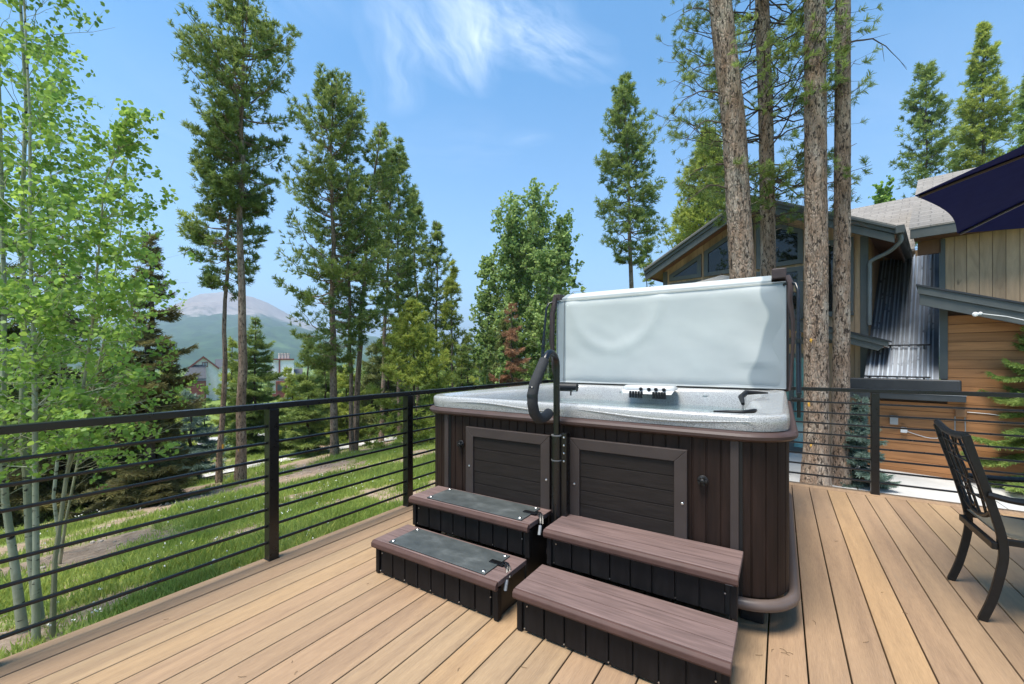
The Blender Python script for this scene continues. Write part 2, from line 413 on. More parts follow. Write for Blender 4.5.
# ------------------------------------------------------------------ world, sun, haze, camera
SUN_EL, SUN_AZ = math.radians(71), math.radians(254)        # azimuth counted counter-clockwise from +X
def make_world():
    w = bpy.data.worlds.new('World'); scn.world = w; w.use_nodes = True; t = w.node_tree; N = t.nodes; Lk = t.links.new
    bg = N['Background']
    sky = N.new('ShaderNodeTexSky'); sky.sky_type = 'NISHITA'; sky.sun_disc = False
    sky.sun_elevation = SUN_EL; sky.sun_rotation = PI/2-SUN_AZ; sky.altitude = 2900; sky.air_density = 1.15; sky.dust_density = .5; sky.ozone_density = 1.8
    tc = N.new('ShaderNodeTexCoord'); sep = N.new('ShaderNodeSeparateXYZ'); Lk(tc.outputs['Generated'], sep.inputs[0])
    zc = N.new('ShaderNodeMath'); zc.operation = 'MAXIMUM'; zc.inputs[1].default_value = .03; Lk(sep.outputs[2], zc.inputs[0])
    dv = []
    for k in (0, 1):
        d = N.new('ShaderNodeMath'); d.operation = 'DIVIDE'; Lk(sep.outputs[k], d.inputs[0]); Lk(zc.outputs[0], d.inputs[1]); dv.append(d.outputs[0])
    cb = N.new('ShaderNodeCombineXYZ'); Lk(dv[0], cb.inputs[0]); Lk(dv[1], cb.inputs[1]); P = cb.outputs[0]   # point on a high cloud sheet
    nz = N.new('ShaderNodeTexNoise'); nz.inputs['Scale'].default_value = 1.6; nz.inputs['Detail'].default_value = 3; Lk(P, nz.inputs['Vector'])
    ws = N.new('ShaderNodeVectorMath'); ws.operation = 'MULTIPLY_ADD'; ws.inputs[1].default_value = (.36, .36, 0); ws.inputs[2].default_value = (-.18, -.18, 0); Lk(nz.outputs['Color'], ws.inputs[0])
    wp = N.new('ShaderNodeVectorMath'); Lk(P, wp.inputs[0]); Lk(ws.outputs[0], wp.inputs[1]); W = wp.outputs[0]
    def sheet(px, py):
        d = dirv(px, py); return Vector((d[0]/d[2], d[1]/d[2], 0))
    def op(o, a, b):
        q = N.new('ShaderNodeMath'); q.operation = o
        for i, x in enumerate((a, b)):
            if isinstance(x, (int, float)): q.inputs[i].default_value = x
            else: Lk(x, q.inputs[i])
        return q.outputs[0]
    def fibres(rot, along, across, lo, hi):
        mp = N.new('ShaderNodeMapping'); mp.inputs['Rotation'].default_value = (0, 0, -rot); Lk(W, mp.inputs[0])
        m2 = N.new('ShaderNodeMapping'); m2.inputs['Scale'].default_value = (along, across, 1); Lk(mp.outputs[0], m2.inputs[0])
        n = N.new('ShaderNodeTexNoise'); n.inputs['Scale'].default_value = 1; n.inputs['Detail'].default_value = 9; n.inputs['Roughness'].default_value = .62; Lk(m2.outputs[0], n.inputs['Vector'])
        r = N.new('ShaderNodeMapRange'); r.inputs[1].default_value = lo; r.inputs[2].default_value = hi; Lk(n.outputs[0], r.inputs[0]); return r.outputs[0]
    total = None
    for (a, b, wid, amp, al, ac) in (((365, -60), (482, 92), .17, 1.0, 2.2, 13), ((440, -30), (480, 84), .08, .9, 2, 14), ((372, -30), (406, 108), .11, .55, 2, 18), ((420, -20), (600, 76), .16, .95, 5, 16),
                                     ((505, 141), (560, 134), .10, .35, 2, 8), ((250, -40), (330, 30), .4, .18, 2, 9), ((420, 150), (520, 150), .35, .16, 5, 12), ((150, 60), (330, 190), .9, .14, 1.5, 6), ((780, 60), (1010, 150), .5, .12, 2, 6)):
        A, B = sheet(*a), sheet(*b); c = (A+B)/2; d = B-A; rot = math.atan2(d.y, d.x)
        mp = N.new('ShaderNodeMapping'); mp.vector_type = 'TEXTURE'; mp.inputs['Location'].default_value = c; mp.inputs['Rotation'].default_value = (0, 0, rot)
        mp.inputs['Scale'].default_value = (d.length*.62, wid, 1); Lk(W, mp.inputs[0])
        g = N.new('ShaderNodeTexGradient'); g.gradient_type = 'SPHERICAL'; Lk(mp.outputs[0], g.inputs[0])
        f = fibres(rot, al, ac, .34, .72)
        v = op('MULTIPLY', op('MULTIPLY', op('POWER', g.outputs['Fac'], .8), f), amp)
        total = v if total is None else op('ADD', total, v)
    total = op('MINIMUM', op('MULTIPLY', total, .52), .7)
    # thin pale veil low over the horizon
    veil = N.new('ShaderNodeMapRange'); veil.inputs[1].default_value = .55; veil.inputs[2].default_value = 0; veil.inputs[3].default_value = 0; veil.inputs[4].default_value = .18; Lk(sep.outputs[2], veil.inputs[0])
    total = op('ADD', total, veil.outputs[0])
    mx = N.new('ShaderNodeMix'); mx.data_type = 'RGBA'; Lk(total, mx.inputs[0])
    hs = N.new('ShaderNodeHueSaturation'); hs.inputs['Saturation'].default_value = 1.3; hs.inputs['Hue'].default_value = .489; hs.inputs['Value'].default_value = 1.06; Lk(sky.outputs[0], hs.inputs['Color'])
    Lk(hs.outputs[0], mx.inputs[6]); mx.inputs[7].default_value = (5.6, 6.1, 6.9, 1)
    Lk(mx.outputs[2], bg.inputs['Color']); bg.inputs['Strength'].default_value = .145
make_world()
sl = bpy.data.lights.new('sun', 'SUN'); sl.energy = 4.6; sl.angle = math.radians(26); sl.color = (1, .94, .84)
so = bpy.data.objects.new('sun', sl); COL.objects.link(so)
sd = Vector((math.cos(SUN_EL)*math.cos(SUN_AZ), math.cos(SUN_EL)*math.sin(SUN_AZ), math.sin(SUN_EL)))
so.rotation_euler = sd.to_track_quat('Z', 'Y').to_euler(); so.location = (0, 0, 30)
cam = bpy.data.cameras.new('camera'); co = bpy.data.objects.new('camera', cam); COL.objects.link(co)
co.location = (0, 0, CAMZ); co.rotation_euler = (PI/2, 0, TH)
cam.sensor_width = 36; cam.lens = FPX/1024*36; cam.shift_y = 18/1024; cam.clip_end = 20000; cam.clip_start = .05
scn.camera = co
scn.view_settings.view_transform = 'Standard'; scn.view_settings.look = 'None'; scn.view_settings.exposure = .92; scn.view_settings.gamma = 1
scn.render.resolution_x, scn.render.resolution_y = 1024, 684
# ------------------------------------------------------------------ ground
def axis_vals(lo, hi, fine_lo, fine_hi, step):
    v = list(np.arange(fine_lo, fine_hi, step)); s = step; a = fine_lo
    while a > lo: s *= 1.25; a -= s; v.insert(0, a)
    s = step; a = v[-1]
    while a < hi: s *= 1.25; a += s; v.append(a)
    return v
def grassy(x, y):
    n = mnoise.noise(Vector((x*.55, y*.38, 0)))*.9+mnoise.noise(Vector((x*1.7, y*1.3, 5)))*.5+mnoise.noise(Vector((x*4.5, y*4.5, 9)))*.3
    g = .66+n
    band = math.exp(-((x+10.5)/1.1)**2)*(.62 if y < 9.5 else .35)    # trodden needle litter under the pines
    g -= band*(.75+1.5*mnoise.noise(Vector((x*.9, y*.6, 70))))
    if -5 < x < -2.8 and y < 2.2: g -= .22
    if x < -11.5: g -= .12
    return g
def make_ground():
    xs = axis_vals(-7000, 7000, -20, -2.4, .16); ys = axis_vals(-3000, 7000, -2, 20, .22)
    vs = []; fs = []; col = []
    for y in ys:
        for x in xs:
            z = ground_z(x, y); near = -21 < x < -2 and -3 < y < 21
            if near:
                z += .025*mnoise.noise(Vector((x*3, y*3, 1)))
            col.append(grassy(x, y) if near else .8)
            vs.append((x, y, z))
    nx = len(xs)
    for j in range(len(ys)-1):
        for i in range(nx-1): fs.append((j*nx+i, j*nx+i+1, (j+1)*nx+i+1, (j+1)*nx+i))
    t = NT('meadow_soil')
    a = t.n('ShaderNodeAttribute', attribute_name='grassy')
    n1 = t.noise(t.map(), 7, 6, .7); n2 = t.noise(t.map(), 45, 4, .7)
    soil = t.ramp(n1, [(.3, (.17, .115, .075)), (.55, (.34, .25, .18)), (.75, (.48, .39, .31))])
    soil = t.mix(.3, soil, t.ramp(n2, [(.35, (.1, .065, .045)), (.65, (.45, .36, .28))]))
    gr = t.ramp(n2, [(.3, (.09, .14, .03)), (.7, (.24, .31, .08))])
    fac = t.math('ADD', a.outputs['Fac'], t.math('MULTIPLY_ADD', n2, .8, -.4))
    c = t.mix(t.ramp(fac, [(.38, (0, 0, 0)), (.62, (1, 1, 1))]), soil, gr)
    t.bump(n2, .6, .02); m = t.set(c, .95, spec=.1)
    me = bpy.data.meshes.new('ground'); me.from_pydata(vs, [], fs); me.materials.append(m)
    at = me.attributes.new('grassy', 'FLOAT', 'POINT'); at.data.foreach_set('value', np.array(col, dtype=np.float32))
    me.polygons.foreach_set('use_smooth', [True]*len(me.polygons))
    o = bpy.data.objects.new('ground', me); COL.objects.link(o); tag(o, kind='structure')
make_ground()
def make_grass():
    P = []; hgt = []; T = []
    r = random.Random(3)
    def put(n, x0, x1, y0, y1, hk):
        for _ in range(n):
            x = r.uniform(x0, x1); y = r.uniform(y0, y1)
            g = grassy(x, y)
            if r.random() > smooth(.25, .85, g): continue
            lush = smooth(.2, 1, g)*(.7+.5*mnoise.noise(Vector((x*.8, y*.8, 20))))
            z = ground_z(x, y)-.01; tn = .5+.35*mnoise.noise(Vector((x*1.1, y*1.1, 30)))+r.gauss(0, .1)
            for _ in range(9):
                P.append((x+r.gauss(0, .05), y+r.gauss(0, .05), z)); hgt.append(hk*(.045+.12*lush)*r.uniform(.5, 1.3)); T.append(tn+r.gauss(0, .12))
    put(15000, -6.5, -2.85, -1.2, 5.5, 1.0); put(18000, -12.5, -5.5, -1, 13, 1.15); put(7000, -20, -10, 2, 24, 1.4); put(2500, -9, -2.9, 5, 14, 1.4)
    P = np.array(P); n = len(P); h = np.array(hgt)[:, None]; T = np.clip(np.array(T), 0, 1)
    a = rng.random(n)*2*PI; s = np.stack([np.cos(a), np.sin(a), np.zeros(n)], 1)
    w = s*(.0035+.03*h); lean = np.stack([rng.normal(size=n), rng.normal(size=n), np.zeros(n)], 1)*h*.28
    mid = P+np.array([0, 0, 1])*h*.55+lean*.35; tip = P+np.array([0, 0, 1])*h+lean
    V = np.stack([P-w, P+w, mid+w*.8, tip, mid-w*.8], 1)
    o = soup('grass', V, 5, MT['grass'], None, T); tag(o, 'long green meadow grass with bare patches on the slope', 'grass', kind='stuff')
    # white meadow flowers
    r = random.Random(8); Q = []
    for _ in range(1500):
        x = r.uniform(-12, -3); y = r.uniform(-.5, 11); g = grassy(x, y)
        if g < .35 or mnoise.noise(Vector((x*.7, y*.7, 50))) < -.02: continue
        Q.append((x, y, ground_z(x, y)+r.uniform(.06, .17)))
    Q = np.array(Q); V, T = leaves(np.repeat(Q, 4, 0)+rng.normal(size=(len(Q)*4, 3))*.006, np.full(len(Q)*4, .5), .014)
    tag(soup('wildflowers', V, 8, MT['petal'], None, T), 'scattered small white wildflowers in the meadow grass', 'wildflowers', kind='stuff')
    # twigs, stones and litter on the bare soil
    mb = MB()
    for _ in range(1500):
        x = r.uniform(-13, -2.9); y = r.uniform(-.6, 12); 
        if grassy(x, y) > .55: continue
        z = ground_z(x, y); s = r.uniform(.008, .035)*(1+.5*(x < -6))
        if r.random() < .55:
            q = [(x+s*math.cos(a)*r.uniform(.7, 1.2), y+s*math.sin(a)*r.uniform(.7, 1.2)) for a in (0, 1.25, 2.5, 3.8, 5)]
            mb.loft([[(u, v, z-.01) for u, v in q], [(x+(u-x)*.7, y+(v-y)*.7, z+s*.6) for u, v in q]])
        else:
            a = r.uniform(0, 6.3); mb.tube([(x, y, z+.01), (x+math.cos(a)*s*5, y+math.sin(a)*s*5, z+.03)], .004, 4)
    mb.obj('stones', simple('pale_stones_and_twigs', (.36, .3, .24), .9, .5, 3, .3), label='pale stones and twigs scattered on the bare soil', cat='stones', kind='stuff')
make_grass()
def strip(name, pts, w, m, dz=.03):
    vs = []
    for i, p in enumerate(pts):
        a = Vector(pts[max(i-1, 0)]); b = Vector(pts[min(i+1, len(pts)-1)]); n = (b-a).normalized(); n = Vector((-n.y, n.x))
        for k in range(7):
            q = Vector(p)+n*w*(k/6-.5)*(1+.12*mnoise.noise(Vector((p[0], p[1], k)))); vs.append((q.x, q.y, ground_z(q.x, q.y)+dz))
    fs = [(i*7+k, i*7+k+1, (i+1)*7+k+1, (i+1)*7+k) for i in range(len(pts)-1) for k in range(6)]
    o = MB().add(vs, fs).obj(name, m); tag(o, kind='structure')
strip('gravel_path', [(-15.4-1.1*math.sin(y*.18), y) for y in np.arange(-8, 40, .8)], 1.7, simple('pale_gravel', (.42, .40, .37), .95, .5, 1.2, .6), .05)
strip('road', [(-34+.2*y, y) for y in np.arange(-30, 80, 3)], 6, simple('pale_road', (.42, .41, .4), .9, .2, 2, .2), .05)
def make_mountain():
    AZ = np.radians(np.arange(-75, 76, .25)); Rr = list(np.linspace(700, 3200, 70))+list(np.linspace(3300, 5500, 18))
    px_prof = [(-400, 335), (40, 330), (120, 322), (160, 311), (178, 303), (200, 293.5), (214, 292.5), (226, 291), (236, 294), (252, 297), (268, 303), (284, 312), (300, 321), (314, 326), (345, 336), (400, 344), (440, 347), (480, 343), (520, 344), (600, 348), (680, 349), (760, 346), (1100, 350), (2400, 352)]
    vs = []; fs = []
    for r in Rr:
        for a in AZ:
            px = 512+FPX*math.tan(a); D = r*math.cos(a)
            py = np.interp(px, [p[0] for p in px_prof], [p[1] for p in px_prof]); zr = CAMZ+(360-py)/FPX*3200*math.cos(a)
            wx = D*-math.sin(TH)+r*math.sin(a)*math.cos(TH); wy = D*math.cos(TH)+r*math.sin(a)*math.sin(TH)
            q = Vector((wx/520, wy/520, 0)); nz = mnoise.fractal(q, .9, 2.1, 6); rid = 1-abs(mnoise.fractal(Vector((wx/760, wy/760, 4)), .9, 2.1, 5))
            if r <= 3200:
                t = (r-700)/2500; base = t**1.7
                z = -30+(zr+30)*base+(nz*55+(rid-.6)*75)*math.sin(min(1, t)*PI)**.8*min(1, zr/160+.25)
                z += 75*math.exp(-((t-.45)/.13)**2)*min(1, zr/300)*math.exp(-((px-330)/120)**2)
                z += (nz*5)*(t > .97)
            else: z = zr*(1-((r-3200)/2300)**1.3)-20
            vs.append((wx, wy, z))
    n = len(AZ)
    fs = [(j*n+i, j*n+i+1, (j+1)*n+i+1, (j+1)*n+i) for j in range(len(Rr)-1) for i in range(n-1)]
    t = NT('forested_mountain_rock'); sp = t.n('ShaderNodeSeparateXYZ'); t.l(t.tc.outputs['Object'], sp.inputs[0])
    n1 = t.noise(t.map((1/300,)*3), 1, 8, .62); n2 = t.noise(t.map((1/35,)*3), 1, 5, .7)
    h = t.math('ADD', t.math('ADD', sp.outputs[2], t.math('MULTIPLY_ADD', n2, 160, -80)), t.math('MULTIPLY', t.math('ADD', n1, -.5), 420))
    forest = t.ramp(n2, [(.35, (.022, .05, .03)), (.65, (.05, .1, .045))])
    forest = t.mix(t.ramp(n1, [(.55, (0, 0, 0)), (.66, (.7, .7, .7))]), forest, (.12, .2, .08))
    rock = t.ramp(n1, [(.3, (.2, .15, .12)), (.5, (.3, .24, .2)), (.7, (.36, .33, .3))])
    rock = t.mix(.4, rock, t.ramp(n2, [(.3, (.13, .1, .09)), (.7, (.45, .4, .37))]))
    mr = t.n('ShaderNodeMapRange'); mr.inputs[1].default_value = 215; mr.inputs[2].default_value = 265; t.l(h, mr.inputs[0])
    m = t.set(t.mix(mr.outputs[0], forest, rock), 1.0, spec=.05)
    o = MB().add(vs, fs).obj('mountain', m, smooth_=True); tag(o, kind='structure')
make_mountain()
def make_haze():
    m = bpy.data.materials.new('pale_air'); m.use_nodes = True; t = m.node_tree
    t.nodes.remove(t.nodes['Principled BSDF']); v = t.nodes.new('ShaderNodeVolumePrincipled')
    v.inputs['Color'].default_value = (.66, .83, 1, 1); v.inputs['Density'].default_value = HAZE; v.inputs['Anisotropy'].default_value = .2
    t.links.new(v.outputs[0], t.nodes['Material Output'].inputs['Volume'])
    o = MB().box(-7600, 7600, -3600, 7600, -320, 640).obj('haze', m); tag(o, 'pale blue summer haze over the valley', 'haze', kind='stuff')
HAZE = 3.3e-4
make_haze()
# ------------------------------------------------------------------ deck
def make_deck():
    mb = MB(); P = .1445; X0 = -2.652; r = random.Random(2)
    y1 = 5.165
    k = 0
    while X0+k*P < 5.0:
        a = X0+k*P+.003; b = a+P-.006
        mb.box(a, b, -2.2, y1, -.026, 0); k += 1
    mb.box(-2.81, -2.658, -2.2, 5.33, -.026, .001)              # picture-frame border boards
    mb.box(-2.652, 5.0, 5.172, 5.33, -.026, .001)
    o = mb.obj('deck', MT['deck'], bevel=.0035, seg=2); tag(o, kind='structure')
    mb = MB(); mb.box(-2.8, 5.0, 5.28, 5.318, -.3, -.028); mb.box(-2.8, -2.765, -2.2, 5.28, -.3, -.028)
    for x in np.arange(-2.6, 5, .4): mb.box(x, x+.04, -2.2, 5.279, -.26, -.03)
    o = mb.obj('deck_joists', simple('dark_joist_wood', (.05, .035, .025), .9, .3, 5)); tag(o, kind='structure')
    mb = MB()
    mb.box(-2.797, 5.0, 5.285, 5.312, -.75, -.301); mb.box(-2.79, -2.77, -2.2, 5.28, -.55, -.301)
    o = mb.obj('deck_skirting', simple('deck_skirting_wood', (.2, .14, .09), .9, .3, 5)); tag(o, kind='structure')
make_deck()
def make_rail(label, a, b, posts, group='guard rails around the deck'):
    a, b = Vector(a), Vector(b); d = (b-a).normalized()
    root = thing('guard_rail', label, 'railing', tuple((a+b)/2), 0, group)
    MB().bar(a+Vector((0, 0, .985)), b+Vector((0, 0, .985)), .052, .036).obj('top_rail', MT['black'], root, bevel=.003)
    for k in range(8):
        z = .112+.1062*k
        MB().bar(a+Vector((0, 0, z)), b+Vector((0, 0, z)), .017, .017).obj('rail_bar', MT['black'], root, bevel=.005)
    for s in posts:
        p = a+d*s; mb = MB(); mb.box(p.x-.031, p.x+.031, p.y-.031, p.y+.031, .002, .966)
        pst = mb.obj('post', MT['black'], root, bevel=.003)
        MB().box(p.x-.034, p.x+.034, p.y-.034, p.y+.034, .0015, .008).obj('base_plate', MT['black'], pst, bevel=.002)
    return root
make_rail('black metal rail with thin horizontal bars along the left edge, before the meadow', (-2.765, -2.1, 0), (-2.765, 5.25, 0), [.3, 1.5, 2.38, 3.545, 4.72, 5.95, 7.3])
make_rail('black metal rail with thin horizontal bars behind the tub and chair, before the houses', (-2.735, 5.25, 0), (4.9, 5.25, 0), [.9, 2.2, 3.49, 5.2, 6.9])
# ------------------------------------------------------------------ hot tub
TX0, TX1, TY0, TY1 = -2.26, .062, 2.235, 4.43
def rrect(ins, r, nc=10, ns=18, z=0, fn=None, box=None):
    x0, x1, y0, y1 = box or (TX0, TX1, TY0, TY1)
    x0 += ins; x1 -= ins; y0 += ins; y1 -= ins; r = max(r, .004); out = []
    cs = [(x1-r, y0+r, -PI/2), (x1-r, y1-r, 0), (x0+r, y1-r, PI/2), (x0+r, y0+r, PI)]
    for i, (cx, cy, a0) in enumerate(cs):
        for k in range(nc+1):
            a = a0+PI/2*k/nc; out.append((cx+r*math.cos(a), cy+r*math.sin(a), math.cos(a), math.sin(a)))
        nx, ny, na = cs[(i+1) % 4]; p = out[-1]; q = (nx+r*math.cos(na), ny+r*math.sin(na))
        for k in range(1, ns): t = k/ns; out.append((p[0]+(q[0]-p[0])*t, p[1]+(q[1]-p[1])*t, p[2], p[3]))
    res = []
    for i, (x, y, nx, ny) in enumerate(out):
        e = fn(i/len(out), x, y) if fn else 0
        res.append((x-nx*e, y-ny*e, z))
    return res
def make_tub():
    root = thing('hot_tub', 'square hot tub with speckled grey shell and dark brown slatted cabinet', 'hot tub', (-1.03, 3.33, 0))
    brown = simple('espresso_cabinet_plastic', (.020, .0105, .0075), .6, .35, 5, .2, stretch=(8, 8, .8), spec=.22)
    trimm = simple('brown_trim_plastic', (.065, .040, .035), .5, .12, 10, .05)
    charcoal = simple('charcoal_brown_panel', (.019, .0145, .0125), .6, .25, 6, .3, stretch=(1, 8, 9), spec=.22)
    frame = simple('taupe_frame_plastic', (.045, .033, .029), .6, .12, 8, .1)
    blk = simple('black_plastic', (.006, .006, .0065), .5, .1, 10)
    # slatted cabinet with grooves between planks
    base = rrect(.028, .215, 14, 60, 0); n = len(base); per = [0]
    for i in range(n): p, q = base[i], base[(i+1) % n]; per.append(per[-1]+math.hypot(q[0]-p[0], q[1]-p[1]))
    tot = per[-1]; pts = []
    def at(s):
        s %= tot; i = max(0, min(n-1, int(np.searchsorted(per, s, side='right')-1))); f = (s-per[i])/max(1e-9, per[i+1]-per[i]); p, q = base[i], base[(i+1) % n]
        d = Vector((q[0]-p[0], q[1]-p[1])); d.normalize(); return Vector((p[0]+(q[0]-p[0])*f, p[1]+(q[1]-p[1])*f)), Vector((d.y, -d.x))
    w = .064; npl = int(tot/w); w = tot/npl
    for k in range(npl):
        for f, dep in ((0, .005), (.035, .005), (.075, 0), (.35, 0), (.65, 0), (.925, 0), (.965, .005)):
            p, nrm = at((k+f)*w); pts.append(p-nrm*dep)
    rings = [[(p.x, p.y, z) for p in pts] for z in (.165, .30, .6, .905)]
    MB().loft(rings, caps=False).obj('cabinet', brown, root)
    # corner posts of the front face
    MB().box(-2.012, -1.975, 2.250, 2.30, .16, .905).obj('cabinet_post', frame, root, bevel=.004)
    MB().box(-.205, -.168, 2.250, 2.30, .16, .905).obj('cabinet_post', frame, root, bevel=.004)
    MB().box(-1.974, -1.960, 2.2585, 2.30, .16, .905).obj('joint_gap', blk, root); MB().box(-.167, -.153, 2.2585, 2.30, .16, .905).obj('joint_gap', blk, root)
    # access panels
    for (x0, x1) in ((-1.805, -1.165), (-1.035, -.395)):
        z0, z1, fw, y = .235, .828, .062, 2.242
        q = MB(); q.box(x0+.03, x1-.03, y+.010, 2.275, z0+.03, z1-.03)
        zz = z0+fw
        while zz < z1-fw-.02:
            q.box(x0+fw, x1-fw, y+.0035, y+.012, zz+.0025, min(z1-fw, zz+.078)-.0015); zz += .078
        pn = q.obj('access_panel', charcoal, root, bevel=.0015)
        fr = MB()
        o = [(x0, z0), (x1, z0), (x1, z1), (x0, z1)]; i = [(x0+fw, z0+fw), (x1-fw, z0+fw), (x1-fw, z1-fw), (x0+fw, z1-fw)]
        for k in range(4):
            j = (k+1) % 4; e = .0006
            fr.prism([(o[k][0], y-.008, o[k][1]), (o[j][0], y-.008, o[j][1]), (i[j][0], y-.008, i[j][1]), (i[k][0], y-.008, i[k][1])], (0, .028, 0))
        fr.obj('panel_frame', frame, pn, bevel=.003)
        for (sx, sz) in ((x0+.03, .565), (x1-.022, .56)):
            MB().lathe((sx, y-.008, sz), [(.007, 0), (.007, .002), (.004, .004)], 10, 'y').obj('screw', MT['steel'], pn)
    for (vx, vz) in ((-1.862, .70), (-.325, .685)):
        v = MB(); v.lathe((vx, 2.257, vz), [(.026, 0), (.026, .006), (.014, .012), (.012, .026), (.006, .03)], 18, 'y')
        for k in range(5):
            a = k*2*PI/5; v.box(vx+.017*math.cos(a)-.006, vx+.017*math.cos(a)+.006, 2.233, 2.25, vz+.017*math.sin(a)-.006, vz+.017*math.sin(a)+.006)
        v.obj('air_valve', blk, root, bevel=.0015)
    # brown trim under the shell and tubular skid ring round the foot
    R = [rrect(i, .24-i*.6, z=z) for i, z in ((.05, .895), (.006, .897), (-.008, .908), (-.010, .922), (-.002, .934), (.035, .944), (.06, .946))]
    MB().loft(R, caps=False).obj('lower_trim', trimm, root, smooth_=True)
    ring = [(p[0], p[1], .138) for p in rrect(.008, .23)]
    MB().tube(ring, .027, 12, closed=True).obj('foot_ring', simple('taupe_foot_ring', (.11, .083, .072), .4, .1, 8), root, smooth_=True)
    MB().loft([rrect(.05, .2, z=z) for z in (.10, .168)]).obj('base_pan', blk, root)
    for fx in (-1.9, -1.03, -.35, -.12):
        for fy in (2.42, 3.3, 4.2): MB().box(fx-.05, fx+.05, fy-.06, fy+.06, .001, .099).obj('foot', blk, root, bevel=.006)
    # acrylic shell
    t = NT('speckled_acrylic_shell'); v = t.map()
    sp = t.noise(v, 240, 2, .5); sp2 = t.noise(v, 120, 3, .6)
    c = t.ramp(sp, [(.34, (.15, .145, .14)), (.44, (.33, .33, .32)), (.58, (.40, .40, .39)), (.68, (.54, .54, .53))])
    c = t.mix(t.ramp(sp2, [(.31, (1, 1, 1)), (.38, (0, 0, 0))]), c, (.2, .195, .19))
    big = t.noise(v, 3, 3); c = t.hsv(c, v=t.math('MULTIPLY_ADD', big, .3, .85))
    shell = t.set(c, .22, spec=.6); t.bsdf.inputs['Coat Weight'].default_value = .3
    def lobe(amp):
        def fn(u, x, y):
            e = 0
            fx = (x-TX0)/(TX1-TX0); fy = (y-TY0)/(TY1-TY0)
            for (cx, cy, s, a) in ((.5, 1, .14, .07), (1, 1, .14, .28), (0, 1, .12, .10), (1, .45, .10, .10), (0, .5, .12, .14), (.30, 1, .05, .05), (.72, 1, .05, .06), (1, 0, .10, .06), (.45, 0, .12, .05)):
                e += a*math.exp(-((fx-cx)**2+(fy-cy)**2)/(2*s*s))
            return e*amp
        return fn
    L = lobe(1)
    spec = [(.028, .20, .944, None), (.024, .20, .975, None), (.024, .20, 1.002, None), (.030, .195, 1.014, None), (.042, .185, 1.020, None), (.075, .16, 1.019, None),
            (.10, .14, 1.012, None), (.14, .12, 1.010, L), (.158, .12, 1.003, L), (.172, .12, .985, L), (.19, .12, .95, L), (.21, .12, .88, L), (.24, .12, .70, L), (.28, .12, .62, L), (.60, .12, .60, L), (.63, .12, .3, L), (.72, .12, .24, None)]
    MB().loft([rrect(i, r, z=z, fn=fn) for i, r, z, fn in spec], caps=False).add([(x, y, .24) for x, y, z in rrect(.72, .12)], [tuple(range(4*11+4*17))]).obj('shell', shell, root, smooth_=True)
    # a raised wave line moulded along the front of the lip
    mb = MB()
    for (x0, x1, ph) in ((-1.95, -1.15, 0), (-1.0, -.1, 2.0)):
        mb.tube([(x0+(x1-x0)*k/24, 2.262-.003, .982+.012*math.sin(k/24*PI*1.6+ph)) for k in range(25)], [.0015+.005*math.sin(PI*k/24) for k in range(25)], 8)
    mb.obj('moulded_rib', shell, root, smooth_=True)
    # water
    tw = NT('tub_water'); tw.bsdf.inputs['Transmission Weight'].default_value = .85; tw.bump(tw.noise(tw.map(), 5, 3), .25, .02)
    water = tw.set((.55, .76, .80), .04); tw.bsdf.inputs['IOR'].default_value = 1.33
    MB().add([(x, y, .865) for x, y, z in rrect(.205, .12, fn=L)], [tuple(range(4*11+4*17))]).obj('water', water, root)
    # control housing with four round knobs, diverter caps below
    x0, _, _ = aty(624, 395, 4.06); x1, _, _ = aty(676, 395, 4.06)
    h = MB().loft([[(a, b, z) for a, b, z in rrect(i, .05, 6, 4, z, box=(x0, x1, 3.98, 4.20))] for i, z in ((0, 1.0), (.006, 1.024), (.02, 1.036))])
    h.add([(x0, 3.985, 1.0), (x1, 3.985, 1.0), (x1-.02, 3.95, .965), (x0+.02, 3.95, .965)], [(0, 1, 2, 3)])
    ctl = h.obj('control_housing', simple('pale_grey_acrylic', (.46, .475, .475), .25, .05, 6), root, smooth_=True)
    for px in (641, 649, 656, 664):
        x, y, z = aty(px, 391.5, 3.98)
        MB().lathe((x, y-.003, 1.008), [(.017, 0), (.017, .006), (.011, .012)], 16, 'y').obj('knob', blk, ctl)
    for px0, px1 in ((629, 643), (652, 666)):
        xa = aty(px0, 404, 3.9)[0]; xb = aty(px1, 404, 3.9)[0]; q = MB()
        for k in range(5): xx = xa+(xb-xa)*(k+.5)/5; q.lathe((xx, 3.9, .93), [(.012, 0), (.012, .055), (.009, .062)], 10)
        q.obj('filter_grille', blk, root)
    x, y, _ = aty(570, 390, 3.9)
    pl = MB().tube([(x-.13, y, 1.002), (x-.125, y, 1.003), (x+.07, y+.02, 1.003), (x+.075, y+.02, 1.002)], [.025, .042, .042, .025], 16).tube([(x+.0, y+.02, .96), (x+.0, y+.02, .92)], .008, 8).obj('head_pillow', blk, root, smooth_=True)
    MB().tube([aty(743, 404, 3.5), aty(741, 397, 3.62), aty(746, 392.5, 3.72), aty(756, 392.5, 3.74), aty(768, 393, 3.76)], [.012, .02, .02, .013, .006], 12).obj('head_pillow', blk, root, smooth_=True)
    MB().tube([aty(714, 411.5, 2.72), aty(728, 412, 2.68), aty(742, 412.5, 2.68), aty(754, 411, 2.75), aty(756, 410, 2.8)], [.006, .011, .012, .013, .007], 12).obj('head_pillow', blk, root, smooth_=True)
    for (a, b) in ((-1.75, 3.9), (-.55, 3.95), (-1.3, 4.0)):
        MB().lathe((a, b, .962), [(.02, 0), (.022, .012), (.012, .016)], 12).obj('jet', MT['steel'], root)
MT['steel'] = simple('stainless_steel', (.6, .6, .6), .3, .05, 10, metal=1)
make_tub()
